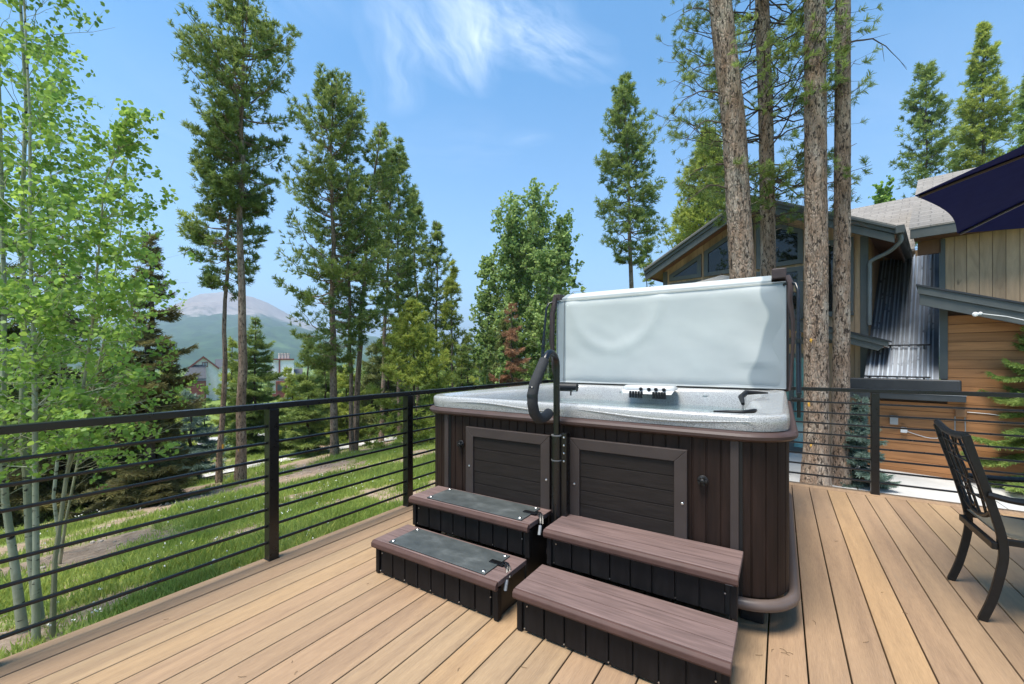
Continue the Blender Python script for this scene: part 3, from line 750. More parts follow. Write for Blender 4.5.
def make_cover():
    # folded insulating cover standing upright behind the tub
    root = thing('tub_cover', 'folded pale grey vinyl tub cover standing upright behind the hot tub', 'tub cover', (-1.06, 4.4, 1.02))
    vin = simple('brown_vinyl', (.052, .034, .032), .5, .2, 12, .3)
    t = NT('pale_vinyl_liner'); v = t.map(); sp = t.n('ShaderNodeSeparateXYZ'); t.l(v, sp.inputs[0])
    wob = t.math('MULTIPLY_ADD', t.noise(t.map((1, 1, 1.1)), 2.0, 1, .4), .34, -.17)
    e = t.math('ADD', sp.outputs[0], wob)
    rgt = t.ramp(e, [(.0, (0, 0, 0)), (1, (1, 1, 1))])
    m1 = t.n('ShaderNodeMapRange'); m1.inputs[1].default_value = .90; m1.inputs[2].default_value = .925; t.l(e, m1.inputs[0])  # wavy right band: shading of the bulging edge put into the liner colour
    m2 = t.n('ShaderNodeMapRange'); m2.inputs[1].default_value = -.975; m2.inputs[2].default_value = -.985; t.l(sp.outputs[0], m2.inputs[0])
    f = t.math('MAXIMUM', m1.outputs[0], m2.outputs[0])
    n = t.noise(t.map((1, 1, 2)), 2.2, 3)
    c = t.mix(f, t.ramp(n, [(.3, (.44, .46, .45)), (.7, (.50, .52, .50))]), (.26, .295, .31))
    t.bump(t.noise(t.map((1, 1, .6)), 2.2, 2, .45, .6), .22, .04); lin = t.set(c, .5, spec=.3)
    def slab(x0, x1, y0, y1, z0, z1, lean, front, name, mat):
        nx, nz = 60, 30; vs = []; mb = MB()
        def pt(u, w, y):
            xx = x0+(x1-x0)*u; zz = z0+(z1-z0)*w; return (xx, y+lean*w, zz)
        fr = []
        for j in range(nz+1):
            for i in range(nx+1):
                u, w = i/nx, j/nz; edge = min(u, 1-u, w, 1-w)*12; edge = min(1, edge)
                d = .008*mnoise.noise(Vector((u*3, w*2.0, 2)))+.003*mnoise.noise(Vector((u*9+w*5, w*5, 7)))
                k = math.exp(-((u-.93)/.09)**2); d += .010*k*math.sin((w*9+u*14))*(w > .2)
                s = math.hypot((u-.30)/.22, (w-1.02)/.62); d += .009*math.exp(-((s-1)/.12)**2)*(w < .98)
                d += -.02*(1-edge)**2+.006
                p = pt(u, w, y0-d if front else y0); fr.append(p)
        n = nx+1
        fs = [(j*n+i, j*n+i+1, (j+1)*n+i+1, (j+1)*n+i) for j in range(nz) for i in range(nx)]
        mb.add(fr, fs); return mb
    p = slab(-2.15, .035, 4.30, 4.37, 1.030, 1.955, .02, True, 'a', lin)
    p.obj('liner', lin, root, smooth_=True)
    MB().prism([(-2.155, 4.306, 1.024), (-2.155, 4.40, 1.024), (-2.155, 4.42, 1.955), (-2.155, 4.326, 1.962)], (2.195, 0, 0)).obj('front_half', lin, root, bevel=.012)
    MB().prism([(-2.19, 4.43, 1.0), (-2.19, 4.53, 1.0), (-2.19, 4.55, 2.005), (-2.19, 4.445, 2.03)], (2.25, 0, 0)).obj('rear_half', vin, root, bevel=.012)
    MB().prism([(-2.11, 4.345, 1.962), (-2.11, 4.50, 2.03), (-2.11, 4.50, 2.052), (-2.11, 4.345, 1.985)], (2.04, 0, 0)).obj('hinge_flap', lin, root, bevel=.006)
    MB().box(-.068, .04, 4.30, 4.56, 1.985, 2.075).obj('end_cap', vin, root, bevel=.008)
    MB().box(-2.20, -2.112, 4.31, 4.56, 1.955, 2.03).obj('end_cap', vin, root, bevel=.008)
    MB().tube([(.045, 4.31, 2.0), (.07, 4.29, 1.93), (.062, 4.28, 1.8), (.085, 4.30, 1.62), (.088, 4.31, 1.45), (.08, 4.31, 1.28), (.07, 4.32, 1.1), (.062, 4.3, 1.02)], [.022, .024, .02, .017, .014, .013, .011, .009], 8).obj('skirt_flap', vin, root, smooth_=True)
    MB().tube([(-2.17, 4.31, 1.99), (-2.2, 4.29, 1.8), (-2.205, 4.29, 1.5), (-2.19, 4.3, 1.2), (-2.17, 4.3, 1.02)], [.03, .033, .03, .024, .01], 8).obj('skirt_flap', vin, root, smooth_=True)
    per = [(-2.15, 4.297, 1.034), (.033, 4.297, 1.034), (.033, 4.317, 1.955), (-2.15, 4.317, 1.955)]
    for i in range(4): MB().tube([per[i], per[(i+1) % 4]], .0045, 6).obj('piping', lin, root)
    MB().bar((-2.06, 4.293, 1.036), (-2.06, 4.314, 1.953), .003, .002).obj('seam', vin, root)
    root2 = thing('cover_lifter', 'black tubular cover lifter arms fixed at both sides of the hot tub', 'cover lifter', (-1.03, 4.2, .9))
    for s, X in ((1, .12), (-1, -2.245)):
        q = MB(); q.tube([(X-.10*s, 4.33, 1.93), (X-.06*s, 4.30, 1.945), (X-.015*s, 4.26, 1.92), (X, 4.23, 1.86), (X, 4.2, 1.7), (X, 4.15, 1.45)], .013, 10)
        q.tube([(X, 4.17, 1.5), (X, 4.08, 1.0)], .019, 12); q.lathe((X, 4.145, 1.42), [(.024, 0), (.024, .03)], 12)
        a = q.obj('lift_arm', MT['black'], root2, smooth_=True)
        MB().box(X-.05, X+.03, 4.02, 4.14, .955, .975).box(X-.012, X+.012, 4.05, 4.11, .82, 1.02).obj('mounting_bracket', MT['black'], root2, bevel=.003)
make_cover()
def make_handrail():
    root = thing('grab_rail', 'black metal grab rail with padded grip mounted in front of the hot tub', 'handrail', (-1.1, 2.2, 0))
    x = -1.093; y = 2.185
    def arc(c, r, a0, a1, n=8): return [(x, c[0]+r*math.cos(a0+(a1-a0)*k/n), c[1]+r*math.sin(a0+(a1-a0)*k/n)) for k in range(n+1)]
    loop = [(x, y, .30), (x, y, 1.22)]+arc((y-.075, 1.245), .075, 0, PI*.80)
    e = loop[-1]; loop += [(x, e[1]-.10, e[2]-.115), (x, 1.90, 1.125)]
    grip = [(x, e[1]-.015, e[2]-.012), (x, 1.925, 1.155), (x, 1.905, 1.10), (x, 1.905, 1.05), (x, 1.925, 1.00), (x, 1.965, .968), (x, 2.01, .962), (x, 2.06, .972), (x, 2.09, .985)]
    MB().tube(loop, .0195, 14).obj('pole', MT['black'], root, smooth_=True)
    foam = simple('dark_foam_grip', (.03, .031, .033), .85, .2, 60, .2)
    MB().tube(grip, .0285, 14).obj('grip', foam, root, smooth_=True)
    MB().tube([grip[2], (x, 1.904, 1.085)], .0298, 14).obj('grip_seam', MT['black'], root)
    MB().tube([(x, y, .30), (x, y, .845)], .029, 16).obj('sleeve', MT['black'], root, smooth_=True)
    for z in (.70, .842): MB().tube([(x, y, z), (x, y, z+.006)], .0315, 16).obj('collar', simple('worn_grey_collar', (.16, .16, .16), .4, .1), root)
    br = MB().box(x+.028, x+.062, y+.0, y+.045, .30, .86).obj('bracket', MT['black'], root, bevel=.002)
    for z in (.835, .79, .745, .70):
        MB().lathe((x+.046, y-.001, z), [(.006, 0), (.006, .003), (.003, .005)], 10, 'y').obj('bolt', MT['steel'], br)
make_handrail()
# ------------------------------------------------------------------ spa steps
TREAD = simple('brown_composite_tread', (.15, .10, .09), .6, .3, 9, .35, stretch=(.5, 7, 7), bscale=20, dist=.0015)
NOSE = simple('dark_brown_nosing', (.075, .04, .033), .62, .2, 8, .2, spec=.3)
RISER = simple('charcoal_riser_plank', (.0105, .0085, .008), .62, .35, 7, .35, stretch=(6, 6, 1), dist=.0015, spec=.2)
def make_steps(label, x0, x1, clips):
    root = thing('spa_steps', label, 'steps', ((x0+x1)/2, 1.95, 0), 0, 'step units in front of the hot tub')
    blk = simple('black_step_frame', (.010, .010, .010), .5, .2, 10)
    for (ya, yb, zt, zb) in ((1.655, 1.975, .205, .004), (1.955, 2.24, .385, .19)):
        back = yb if zt > .3 else yb-.025
        tr = MB(); n = 4; dd = (back-ya-.024)/3
        tr.prism([(x0, ya+.006, zt-.043), (x0, ya, zt-.032), (x0, ya+.001, zt-.012), (x0, ya+.012, zt-.001), (x0, ya+.026, zt-.001), (x0, ya+.026, zt-.043)], (x1-x0, 0, 0))
        t_ = tr.obj('tread_nosing', NOSE, root, bevel=.003, seg=3)
        bd = MB()
        bd.box(x0, x1, ya+.0265, back, zt-.028, zt)
        o = bd.obj('tread', TREAD, root, bevel=.003)
        g = MB()
        for k in (1, 2): yy = ya+.0265+dd*k; g.box(x0+.002, x1-.002, yy-.0008, yy+.0008, zt-.004, zt+.0006)
        g.obj('tread_seam', NOSE, o)
        yr = ya+.035; zt2 = zt-.045; W = x1-x0-.05; npl = 8; pw = (W-.05)/npl
        MB().box(x0+.03, x1-.03, yr+.012, yr+.03, zb+.005, zt2+.01).obj('riser_frame', blk, root)
        rp = MB()
        for k in range(npl):
            a = x0+.05+pw*k; rp.box(a+.003, a+pw-.004, yr, yr+.012, zb+.008, zt2-.004)
        rp.obj('riser', RISER, root, bevel=.0025)
        for xx in (x0+.006, x1-.034): MB().box(xx, xx+.028, yr-.004, yr+.03, zb, zt2+.002).obj('corner_post', RISER, root, bevel=.004)
        for xx in (x0+.02, x1-.035): MB().box(xx, xx+.014, yr+.031, (2.235 if zt > .3 else 1.96), zb+.003, zt2).obj('side_panel', blk, root)
        for p in [(x0+.05+pw*k, yr-.003, zb+.02) for k in range(0, npl, 3 if zt > .3 else 2)]+[(x0+.062, yr-.001, zt2-.03), (x1-.052, yr-.001, zt2-.05)]:
            MB().lathe(p, [(.004, 0), (.003, .003)], 8, 'y').obj('screw', MT['steel'], root)
        if clips:
            s = MB(); s.box(x0+.055, (x0+x1)/2+.11, yr-.0045, yr-.001, zt2-.009, zt2-.003); s.box((x0+x1)/2+.13, x1-.06, yr-.0045, yr-.001, zt2-.009, zt2-.003); s.box(x1-.05, x1-.02, yr-.0085, yr-.0045, zt2-.009, zt2-.003)
            s.obj('edge_strip', simple('grey_edge_strip', (.22, .23, .24), .5, .1), root)
    # closed side under the upper step, down to the deck
    for xx in (x0+.022, x1-.037): MB().box(xx, xx+.012, 1.99, 2.235, .004, .192).obj('side_panel', blk, root)
    return root
make_steps('two step brown spa steps with black rubber mats, left pair before the tub', -2.06, -1.155, False)
make_steps('two step brown spa steps with bare treads, right pair before the tub', -1.06, -.148, True)
def make_mat(label, x0, x1, y0, y1, z):
    root = thing('rubber_mat', label, 'step mat', ((x0+x1)/2, (y0+y1)/2, z), 0, 'rubber mats on the left spa steps')
    t = NT('weathered_black_rubber'); a = t.noise(t.map((1, 1.6, 1)), 7, 5, .6); b = t.noise(t.map(), 160, 2)
    c = t.ramp(a, [(.3, (.04, .047, .047)), (.55, (.062, .07, .069)), (.8, (.115, .125, .122))])
    t.bump(b, .5, .0012); m = t.set(c, t.math('MULTIPLY_ADD', a, .4, .28), spec=.5)
    MB().box(x0, x1, y0, y1, z+.0015, z+.0075).obj('mat', m, root, bevel=.002)
    for (gx, gy) in ((x0+.02, y0+.02), (x0+.02, y1-.02), (x1-.02, y0+.02), (x1-.02, y1-.02)):
        MB().lathe((gx, gy, z+.0078), [(.011, 0), (.011, .003), (.007, .006), (.003, .0065)], 14).obj('grommet', MT['steel'], root)
    MB().box(x1-.055, x1+.03, (y0+y1)/2-.005, (y0+y1)/2+.027, z+.0078, z+.0125).obj('cable_tab', MT['black'], root, bevel=.001)
    cab = [(x1+.02, (y0+y1)/2+.01, z+.012), (x1+.045, (y0+y1)/2+.0, z+.016), (x1+.07, (y0+y1)/2-.02, z+.010), (x1+.088, (y0+y1)/2-.05, z-.025), (x1+.088, (y0+y1)/2-.07, z-.07)]
    cb = MB().tube(cab, .0045, 8); cb.tube([(p[0]+.004, p[1]+.022, p[2]) for p in cab[:4]], .0045, 8); cb.tube([(p[0]-.002, p[1]+.012, p[2]+.006) for p in cab[:4]], .004, 8)
    cb.obj('cable', MT['black'], root, smooth_=True)
    MB().tube([cab[-2], (cab[-1][0]+.004, cab[-1][1], cab[-1][2])], .009, 8).obj('connector', simple('grey_connector', (.3, .31, .32), .4, .1), root)
make_mat('black rubber mat with four steel studs on the lower left step', -1.945, -1.245, 1.69, 1.925, .205)
make_mat('black rubber mat with four steel studs on the upper left step', -1.93, -1.215, 1.99, 2.215, .385)
# ------------------------------------------------------------------ patio chair
def sweep_xz(mb, prof, y, wy, wp):
    """flat bar following prof (x, z) at depth y"""
    rings = []; n = len(prof)
    for i in range(n):
        a = Vector(prof[max(i-1, 0)]); b = Vector(prof[min(i+1, n-1)]); t = (b-a).normalized(); nn = Vector((-t.y, t.x))*wp/2; p = Vector(prof[i])
        rings.append([(p.x-nn.x, y-wy/2, p.y-nn.y), (p.x+nn.x, y-wy/2, p.y+nn.y), (p.x+nn.x, y+wy/2, p.y+nn.y), (p.x-nn.x, y+wy/2, p.y-nn.y)])
    return mb.loft(rings)
def curve(pts, n=24):                                      # Catmull-Rom through 2D/3D points
    P = [Vector(p) for p in pts]; P = [P[0]*2-P[1]]+P+[P[-1]*2-P[-2]]; out = []
    m = len(P)-3
    for k in range(n+1):
        t = k/n*m; i = min(int(t), m-1); f = t-i; a, b, c, d = P[i:i+4]
        out.append(tuple(.5*((2*b)+(c-a)*f+(2*a-5*b+4*c-d)*f*f+(3*b-a-3*c+d)*f**3)))
    return out
def make_chair():
    root = thing('patio_chair', 'dark metal patio chair with lattice back and tan mesh seat', 'chair', (1.1, 3.2, 0))
    prof = curve([(.832, .001), (.868, .12), (.897, .27), (.904, .36), (.895, .44), (.872, .54), (.842, .66), (.805, .79), (.775, .905)], 30)
    m = MT['chairblack']; ya, yb = 2.985, 3.435
    for y in (ya, yb): sweep_xz(MB(), prof, y, .02, .034).obj('leg', m, root, bevel=.003)
    for y in (ya, yb): sweep_xz(MB(), curve([(1.40, .001), (1.385, .2), (1.39, .42), (1.42, .56), (1.38, .622)], 14), y, .02, .03).obj('leg', m, root, bevel=.003)
    for y, s in ((ya-.012, -1), (yb+.012, 1)):
        arm = curve([(.85, y, .625), (.93, y+.02*s, .612), (1.06, y+.03*s, .612), (1.25, y+.03*s, .628), (1.40, y+.02*s, .632), (1.45, y+.01*s, .60)], 18)
        MB().tube(arm, .0155, 8).obj('armrest', m, root, smooth_=True)
    MB().bar((.876, ya, .375), (.876, yb, .375), .022, .034).obj('stretcher', m, root, bevel=.003)
    MB().bar((1.40, ya, .40), (1.40, yb, .40), .022, .03).obj('stretcher', m, root, bevel=.003)
    for y in (ya+.012, yb-.012): MB().bar((.885, y, .40), (1.40, y, .41), .02, .03).obj('seat_rail', m, root, bevel=.003)
    t = NT('tan_mesh_fabric'); w = t.n('ShaderNodeTexChecker'); w.inputs['Scale'].default_value = 260; t.l(t.map(), w.inputs[0])
    w.inputs[1].default_value = (.30, .25, .17, 1); w.inputs[2].default_value = (.2, .165, .11, 1); sling = t.set(w.outputs[0], .8, spec=.2)
    st = MB(); n = 10
    st.loft([[(.892+.5*i/n, y, .432-.02*math.sin(PI*i/n)+dz) for y, dz in ((ya+.02, 0), (yb-.02, 0), (yb-.02, -.006), (ya+.02, -.006))] for i in range(n+1)])
    st.obj('seat', sling, root, smooth_=False)
    def bx(z): return float(np.interp(z, [p[1] for p in prof[12:]], [p[0] for p in prof[12:]]))
    top = curve([(bx(.895)-.002, ya-.008, .90), (bx(.895)-.012, ya+.11, .893), (bx(.895)-.018, (ya+yb)/2, .898), (bx(.895)-.012, yb-.11, .908), (bx(.895), yb+.008, .915)], 16)
    mb = MB(); mb.tube(top, .017, 8); mb.obj('top_rail', m, root, smooth_=True)
    lat = MB()
    def P(u, z): return (bx(z)+.0-.012*math.sin(PI*u), ya+(yb-ya)*u, z)
    low = [P(u, .475+.075*abs(2*u-1)**2.2) for u in np.linspace(0, 1, 15)]; lat.tube(low, .0125, 8)
    for u0, bow in ((.22, -.06), (.40, .03), (.60, -.03), (.78, .06)):
        lat.tube([P(u0+bow*math.sin(PI*k/12), .485+.03*abs(2*u0-1)**2+(.885-.485)*k/12) for k in range(13)], .0065, 6)
    for z in (.58, .66, .76, .84): lat.tube([P(u, z) for u in np.linspace(.02, .98, 9)], .0055, 6)
    lat.tube([P(.5+.13*math.cos(a), .71+.085*math.sin(a)) for a in np.linspace(0, 2*PI, 20)], .006, 6)
    lat.tube([P(.5+.09*math.cos(a), .56+.05*math.sin(a)) for a in np.linspace(0, 2*PI, 16)], .006, 6)
    for s in (-1, 1): lat.tube([P(.5+s*(.22-.22*k/8), .88-.10*k/8) for k in range(9)], .0055, 6)
    lat.obj('back_lattice', m, root, smooth_=True)
make_chair()
# ------------------------------------------------------------------ umbrella
def make_umbrella():
    cr, cf = 3.15, 1.34
    W = lambda r, f: (r*math.cos(TH)-f*math.sin(TH), r*math.sin(TH)+f*math.cos(TH))
    cx, cy = W(cr, cf); root = thing('patio_umbrella', 'navy blue octagonal patio umbrella open above the chair', 'umbrella', (cx, cy, 0))
    tn = NT('navy_canvas'); nv = tn.ramp(tn.noise(tn.map(), 20, 4), [(.3, (.014, .022, .13)), (.7, (.02, .032, .17))]); tn.set(nv, .8, spec=.2)
    tl = tn.n('ShaderNodeBsdfTranslucent'); tl.inputs[0].default_value = (.012, .022, .16, 1); ms = tn.n('ShaderNodeMixShader'); ms.inputs[0].default_value = .4
    tn.l(tn.bsdf.outputs[0], ms.inputs[1]); tn.l(tl.outputs[0], ms.inputs[2]); tn.l(ms.outputs[0], tn.out.inputs['Surface']); navy = tn.m
    TB, TC_ = Vector(W(2.84, 2.68)), Vector((cx, cy)); a0 = math.atan2(TB.y-cy, TB.x-cx); R = 1.375; apex = 2.46; tip = 2.09
    def rib(k, s): a = a0+k*PI/4; return Vector((cx+R*s*math.cos(a), cy+R*s*math.sin(a), apex+(tip-apex)*(s**1.08)+.02*math.sin(PI*s)))
    mb = MB(); n = 10
    for k in range(8):
        rows = []
        for j in range(n+1):
            s = .035+.965*j/n; A, B = rib(k, s), rib(k+1, s)
            rows.append([tuple(A.lerp(B, i/n)+(Vector((cx, cy, apex-.15))-A.lerp(B, i/n))*(.032*math.sin(PI*i/n)*s*s)) for i in range(n+1)])
        mb.add([p for r in rows for p in r], [(j*(n+1)+i, j*(n+1)+i+1, (j+1)*(n+1)+i+1, (j+1)*(n+1)+i) for j in range(n) for i in range(n)])
    c = mb.obj('canopy', navy, root); q = c.modifiers.new('thick', 'SOLIDIFY'); q.thickness = .003
    for k in range(8):
        MB().tube([rib(k, s)-Vector((0, 0, .014)) for s in np.linspace(.04, .99, 8)], .008, 6).obj('rib', MT['black'], root)
        MB().tube([rib(k, .55)-Vector((0, 0, .02)), (cx, cy, 1.95)], .006, 6).obj('strut', MT['black'], root)
    MB().tube([(cx, cy, .05), (cx, cy, apex+.03)], .019, 14).obj('pole', MT['black'], root, smooth_=True)
    MB().lathe((cx, cy, .002), [(.24, 0), (.24, .03), (.2, .06), (.04, .08), (.03, .2)], 28).obj('base', MT['black'], root, smooth_=True)
    MB().lathe((cx, cy, apex+.02), [(.03, 0), (.035, .03), (.01, .07)], 12).obj('finial', MT['black'], root, smooth_=True)
make_umbrella()
# ------------------------------------------------------------------ houses
HR = TH-HTH                                                 # the houses stand turned 13 degrees against the deck
def hy(px, py, y): return aty(px, py, y, HTH)
def siding_v(mb, x0, x1, y, zb, top, w=.142, gap=.006, t=.02, bottom=None):
    """vertical boards on a wall facing -y; top: function of x"""
    k = 0; x = x0
    while x < x1-.01:
        b = min(x+w-gap, x1); zb_a = bottom(x) if bottom else zb; zb_b = bottom(b) if bottom else zb
        if top(x) > zb_a+.02 and top(b) > zb_b+.02:
            mb.prism([(x, y, zb_a), (b, y, zb_b), (b, y, top(b)), (x, y, top(x))], (0, t, 0))
        x += w
    return mb
def window(parent, poly, y, fw=.07, mat_frame=None, glass=None, name='window'):
    """frame following poly (x, z) counter-clockwise, with a pane set back"""
    fr = MB(); P = [Vector(p) for p in poly]; n = len(P); c = sum(P, Vector((0, 0)))/n; I = []
    for i in range(n):
        a, b, d = P[i-1], P[i], P[(i+1) % n]; e1 = (b-a).normalized(); e2 = (d-b).normalized(); n1 = Vector((-e1.y, e1.x)); n2 = Vector((-e2.y, e2.x))
        k = 1+n1.dot(n2); I.append(b+(n1+n2)*fw/max(.3, k))
    for i in range(n):
        j = (i+1) % n; fr.prism([(P[i].x, y-.05, P[i].y), (P[j].x, y-.05, P[j].y), (I[j].x, y-.05, I[j].y), (I[i].x, y-.05, I[i].y)], (0, .06, 0))
    f = fr.obj(name, mat_frame, parent)
    MB().add([(p.x, y-.018, p.y) for p in I], [tuple(range(n))]).obj('pane', glass, f)
    return f
def mk_glass():
    t = NT('dark_window_glass'); t.set((.008, .010, .010), .02, spec=.45); t.bsdf.inputs['IOR'].default_value = 1.52
    t.bump(t.noise(t.map(), 1.2, 2), .02, .05); return t.m
GLASS = mk_glass()
def mk_shingles():
    t = NT('asphalt_shingles'); b = t.n('ShaderNodeTexBrick'); b.inputs['Scale'].default_value = 1; b.inputs['Brick Width'].default_value = .32; b.inputs['Row Height'].default_value = .14
    b.inputs['Mortar Size'].default_value = .008; b.inputs['Color1'].default_value = (.22, .20, .18, 1); b.inputs['Color2'].default_value = (.30, .275, .25, 1); b.inputs['Mortar'].default_value = (.13, .12, .11, 1)
    w = t.n('ShaderNodeVectorMath', operation='MULTIPLY_ADD'); nz = t.n('ShaderNodeTexNoise'); nz.inputs['Scale'].default_value = 4; v = t.map(); t.l(v, nz.inputs['Vector'])
    t.l(nz.outputs['Color'], w.inputs[0]); w.inputs[1].default_value = (.06, .06, 0); t.l(v, w.inputs[2]); t.l(w.outputs[0], b.inputs['Vector'])
    c = t.mix(.35, b.outputs['Color'], t.ramp(t.noise(v, 30, 4, .7), [(.3, (.11, .10, .09)), (.7, (.36, .34, .31))])); t.bump(b.outputs['Fac'], .7, .012)
    return t.set(c, .95, spec=.15)
SHING = mk_shingles()
GREY = simple('slate_grey_trim_paint', (.082, .090, .088), .55, .12, 5, .1)
PALE_WOOD = mk_plank('pale_tan_vertical_siding', (.40, .27, .165), .22, (5, 5, .8), .14, knots=(4, 4, 2.5))
ORANGE_WOOD = mk_plank('stained_cedar_siding', (.40, .185, .075), .26, (.8, 5, 7), .16, knots=(2.2, 4, 5))
SOFFIT = mk_plank('brown_soffit_boards', (.15, .075, .04), .25, (1, 6, 1), .1)
STEEL_ROOF = None
def mk_metal():
    t = NT('galvanised_roof_metal'); n = t.noise(t.map((2, .5, .5)), 3, 5, .6)
    t.bump(n, .15, .02); return t.set(t.ramp(n, [(.3, (.14, .155, .18)), (.7, (.28, .31, .36))]), .45, .8)
METAL = mk_metal()
DARKMETAL = simple('dark_standing_seam_metal', (.04, .042, .046), .45, .2, 4, .1, metal=.3)
def make_gable_house():
    x0, x1, Y = -5.10, -1.0, 10.6; rx, rz, sl = -2.95, 4.90, .512
    root = thing('gabled_house', 'tan sided gabled house with grey framed gable windows behind the pine trunks', 'house', (-3.05, Y, -.72), HR)
    under = lambda x: rz-.20-sl*abs(x-rx)
    mb = MB(); siding_v(mb, x0, x1, Y, -.72, under, w=.145)
    mb.obj('front_siding', PALE_WOOD, root)
    MB().prism([(x0+.01, Y+.015, -.72), (x1-.01, Y+.015, -.72), (x1-.01, Y+.015, under(x1)+.03), (rx, Y+.015, under(rx)+.03), (x0+.01, Y+.015, under(x0)+.03)], (0, 6.5, 0)).obj('wall', simple('brown_side_wall', (.20, .13, .08), .8, .25, 4, .2), root)
    # right flank boards
    fl = MB(); y = Y+.03
    while y < Y+6: fl.box(x1-.004, x1+.016, y, y+.138, -.72, under(x1)); y += .145
    fl.obj('flank_siding', mk_plank('tan_flank_boards', (.36, .22, .12), .25, (5, 5, .8), .15), root)
    MB().box(x1-.10, x1+.022, Y-.024, Y+.02, -.72, under(x1)-.01).obj('corner_board', GREY, root, bevel=.004)
    MB().box(x0-.02, x0+.09, Y-.024, Y+.02, -.72, under(x0)-.01).obj('corner_board', GREY, root, bevel=.004)
    # roof: two slopes, stepped grey rake boards, soffit
    ea, eb = -5.40, -.56
    for (xe, s, nm) in ((ea, -1, 'roof_slope'), (eb, 1, 'roof_slope')):
        ze = rz-sl*abs(xe-rx); r = root
        f = MB().prism([(rx, 10.08, rz), (xe, 10.08, ze), (xe, 10.08, ze-.03), (rx, 10.08, rz-.03)], (0, 7.4, 0)).obj('roof_slope', SHING, root)
        MB().prism([(rx, 10.10, rz-.031), (xe, 10.10, ze-.031), (xe, 10.10, ze-.15), (rx, 10.10, rz-.15)], (0, .045, 0)).obj('rake_board', GREY, f, bevel=.004)
        MB().prism([(rx, 10.06, rz-.031), (xe, 10.06, ze-.031), (xe, 10.06, ze-.075), (rx, 10.06, rz-.075)], (0, .034, 0)).obj('rake_trim', GREY, f, bevel=.004)
        MB().prism([(rx, 10.13, rz-.151), (xe+.02*(-s), 10.13, ze-.151), (xe+.02*(-s), 10.13, ze-.30), (rx, 10.13, rz-.30)], (0, .04, 0)).obj('rake_board', GREY, f, bevel=.004)
        MB().prism([(rx, 10.172, rz-.18), (xe, 10.172, ze-.18), (xe, 10.172, ze-.2), (rx, 10.172, rz-.2)], (0, 7.2, 0)).obj('soffit', SOFFIT, f)
        MB().box(min(xe, xe-.03*s), max(xe, xe-.03*s), 10.146, 17.4, ze-.22, ze-.032).obj('eave_board', SOFFIT, f)
    ze = rz-sl*abs(eb-rx)
    g = MB(); g.box(eb+.002, eb+.115, 10.02, 17.2, ze-.16, ze-.15).box(eb+.105, eb+.117, 10.02, 17.2, ze-.149, ze-.03).box(eb+.002, eb+.117, 10.0, 10.018, ze-.165, ze-.03)
    g.obj('gutter', GREY, root, bevel=.003)
    d = curve([(eb+.06, 10.2, ze-.16), (eb+.05, 10.22, ze-.28), (eb-.12, 10.40, ze-.40), (-.93, 10.52, ze-.50), (-.955, 10.54, ze-.62)], 18)+[(-.955, 10.54, 1.95)]
    MB().tube(d, .036, 10).obj('downspout', simple('grey_downspout', (.15, .165, .17), .4, .1), root, smooth_=True)
    # gable windows above the transom and the row below it
    fz = lambda x: under(x)-.20
    for (a, b) in ((-4.93, -4.13), (-4.06, -2.98), (-2.91, -2.03)):
        top = [(b, fz(b)), (a, fz(a))] if not (a < rx < b) else [(b, fz(b)), (rx, fz(rx)), (a, fz(a))]
        window(root, [(a, 3.32), (b, 3.32)]+top, Y-.004, .095, GREY, GLASS)
    for (a, b) in ((-4.93, -4.13), (-4.06, -2.98), (-2.91, -2.03)): window(root, [(a, 2.15), (b, 2.15), (b, 3.26), (a, 3.26)], Y-.004, .095, GREY, GLASS)
    window(root, [(-1.83, 2.16), (-1.20, 2.16), (-1.20, 3.70), (-1.83, 3.70)], Y-.004, .10, GREY, GLASS)
    # glazed patio door
    dr = window(root, [(-2.9, -.66), (-1.62, -.66), (-1.62, 1.42), (-2.9, 1.42)], Y-.004, .09, GREY, simple('teal_door_glass', (.10, .26, .27), .08, .3, 1.5, spec=1), name='patio_door')
    MB().box(-2.28, -2.20, Y-.052, Y-.01, -.57, 1.33).obj('door_stile', GREY, dr)
    MB().box(x0+.1, x1-.101, Y-.028, Y-.002, 1.62, 1.76).obj('band_board', GREY, root)
    # little shed roof at the lower right
    zt = lambda x: 1.94-.345*(x+1.535)
    f = MB().prism([(-2.6, 10.08, zt(-2.6)), (-.64, 10.08, zt(-.64)), (-.64, 10.08, zt(-.64)-.03), (-2.6, 10.08, zt(-2.6)-.03)], (0, .5, 0)).obj('porch_roof', DARKMETAL, root)
    MB().prism([(-2.6, 10.10, zt(-2.6)-.031), (-.66, 10.10, zt(-.66)-.031), (-.66, 10.10, zt(-.66)-.12), (-2.6, 10.10, zt(-2.6)-.12)], (0, .04, 0)).obj('fascia', GREY, f, bevel=.004)
    MB().prism([(-2.6, 10.125, zt(-2.6)-.121), (-.72, 10.125, zt(-.72)-.121), (-.80, 10.125, zt(-.80)-.24), (-2.6, 10.125, zt(-2.6)-.26)], (0, .04, 0)).obj('fascia', GREY, f, bevel=.004)
    MB().prism([(-2.6, 10.17, zt(-2.6)-.13), (-.7, 10.17, zt(-.7)-.13), (-.7, 10.17, zt(-.7)-.15), (-2.6, 10.17, zt(-2.6)-.15)], (0, .4, 0)).obj('soffit', SOFFIT, f)
make_gable_house()
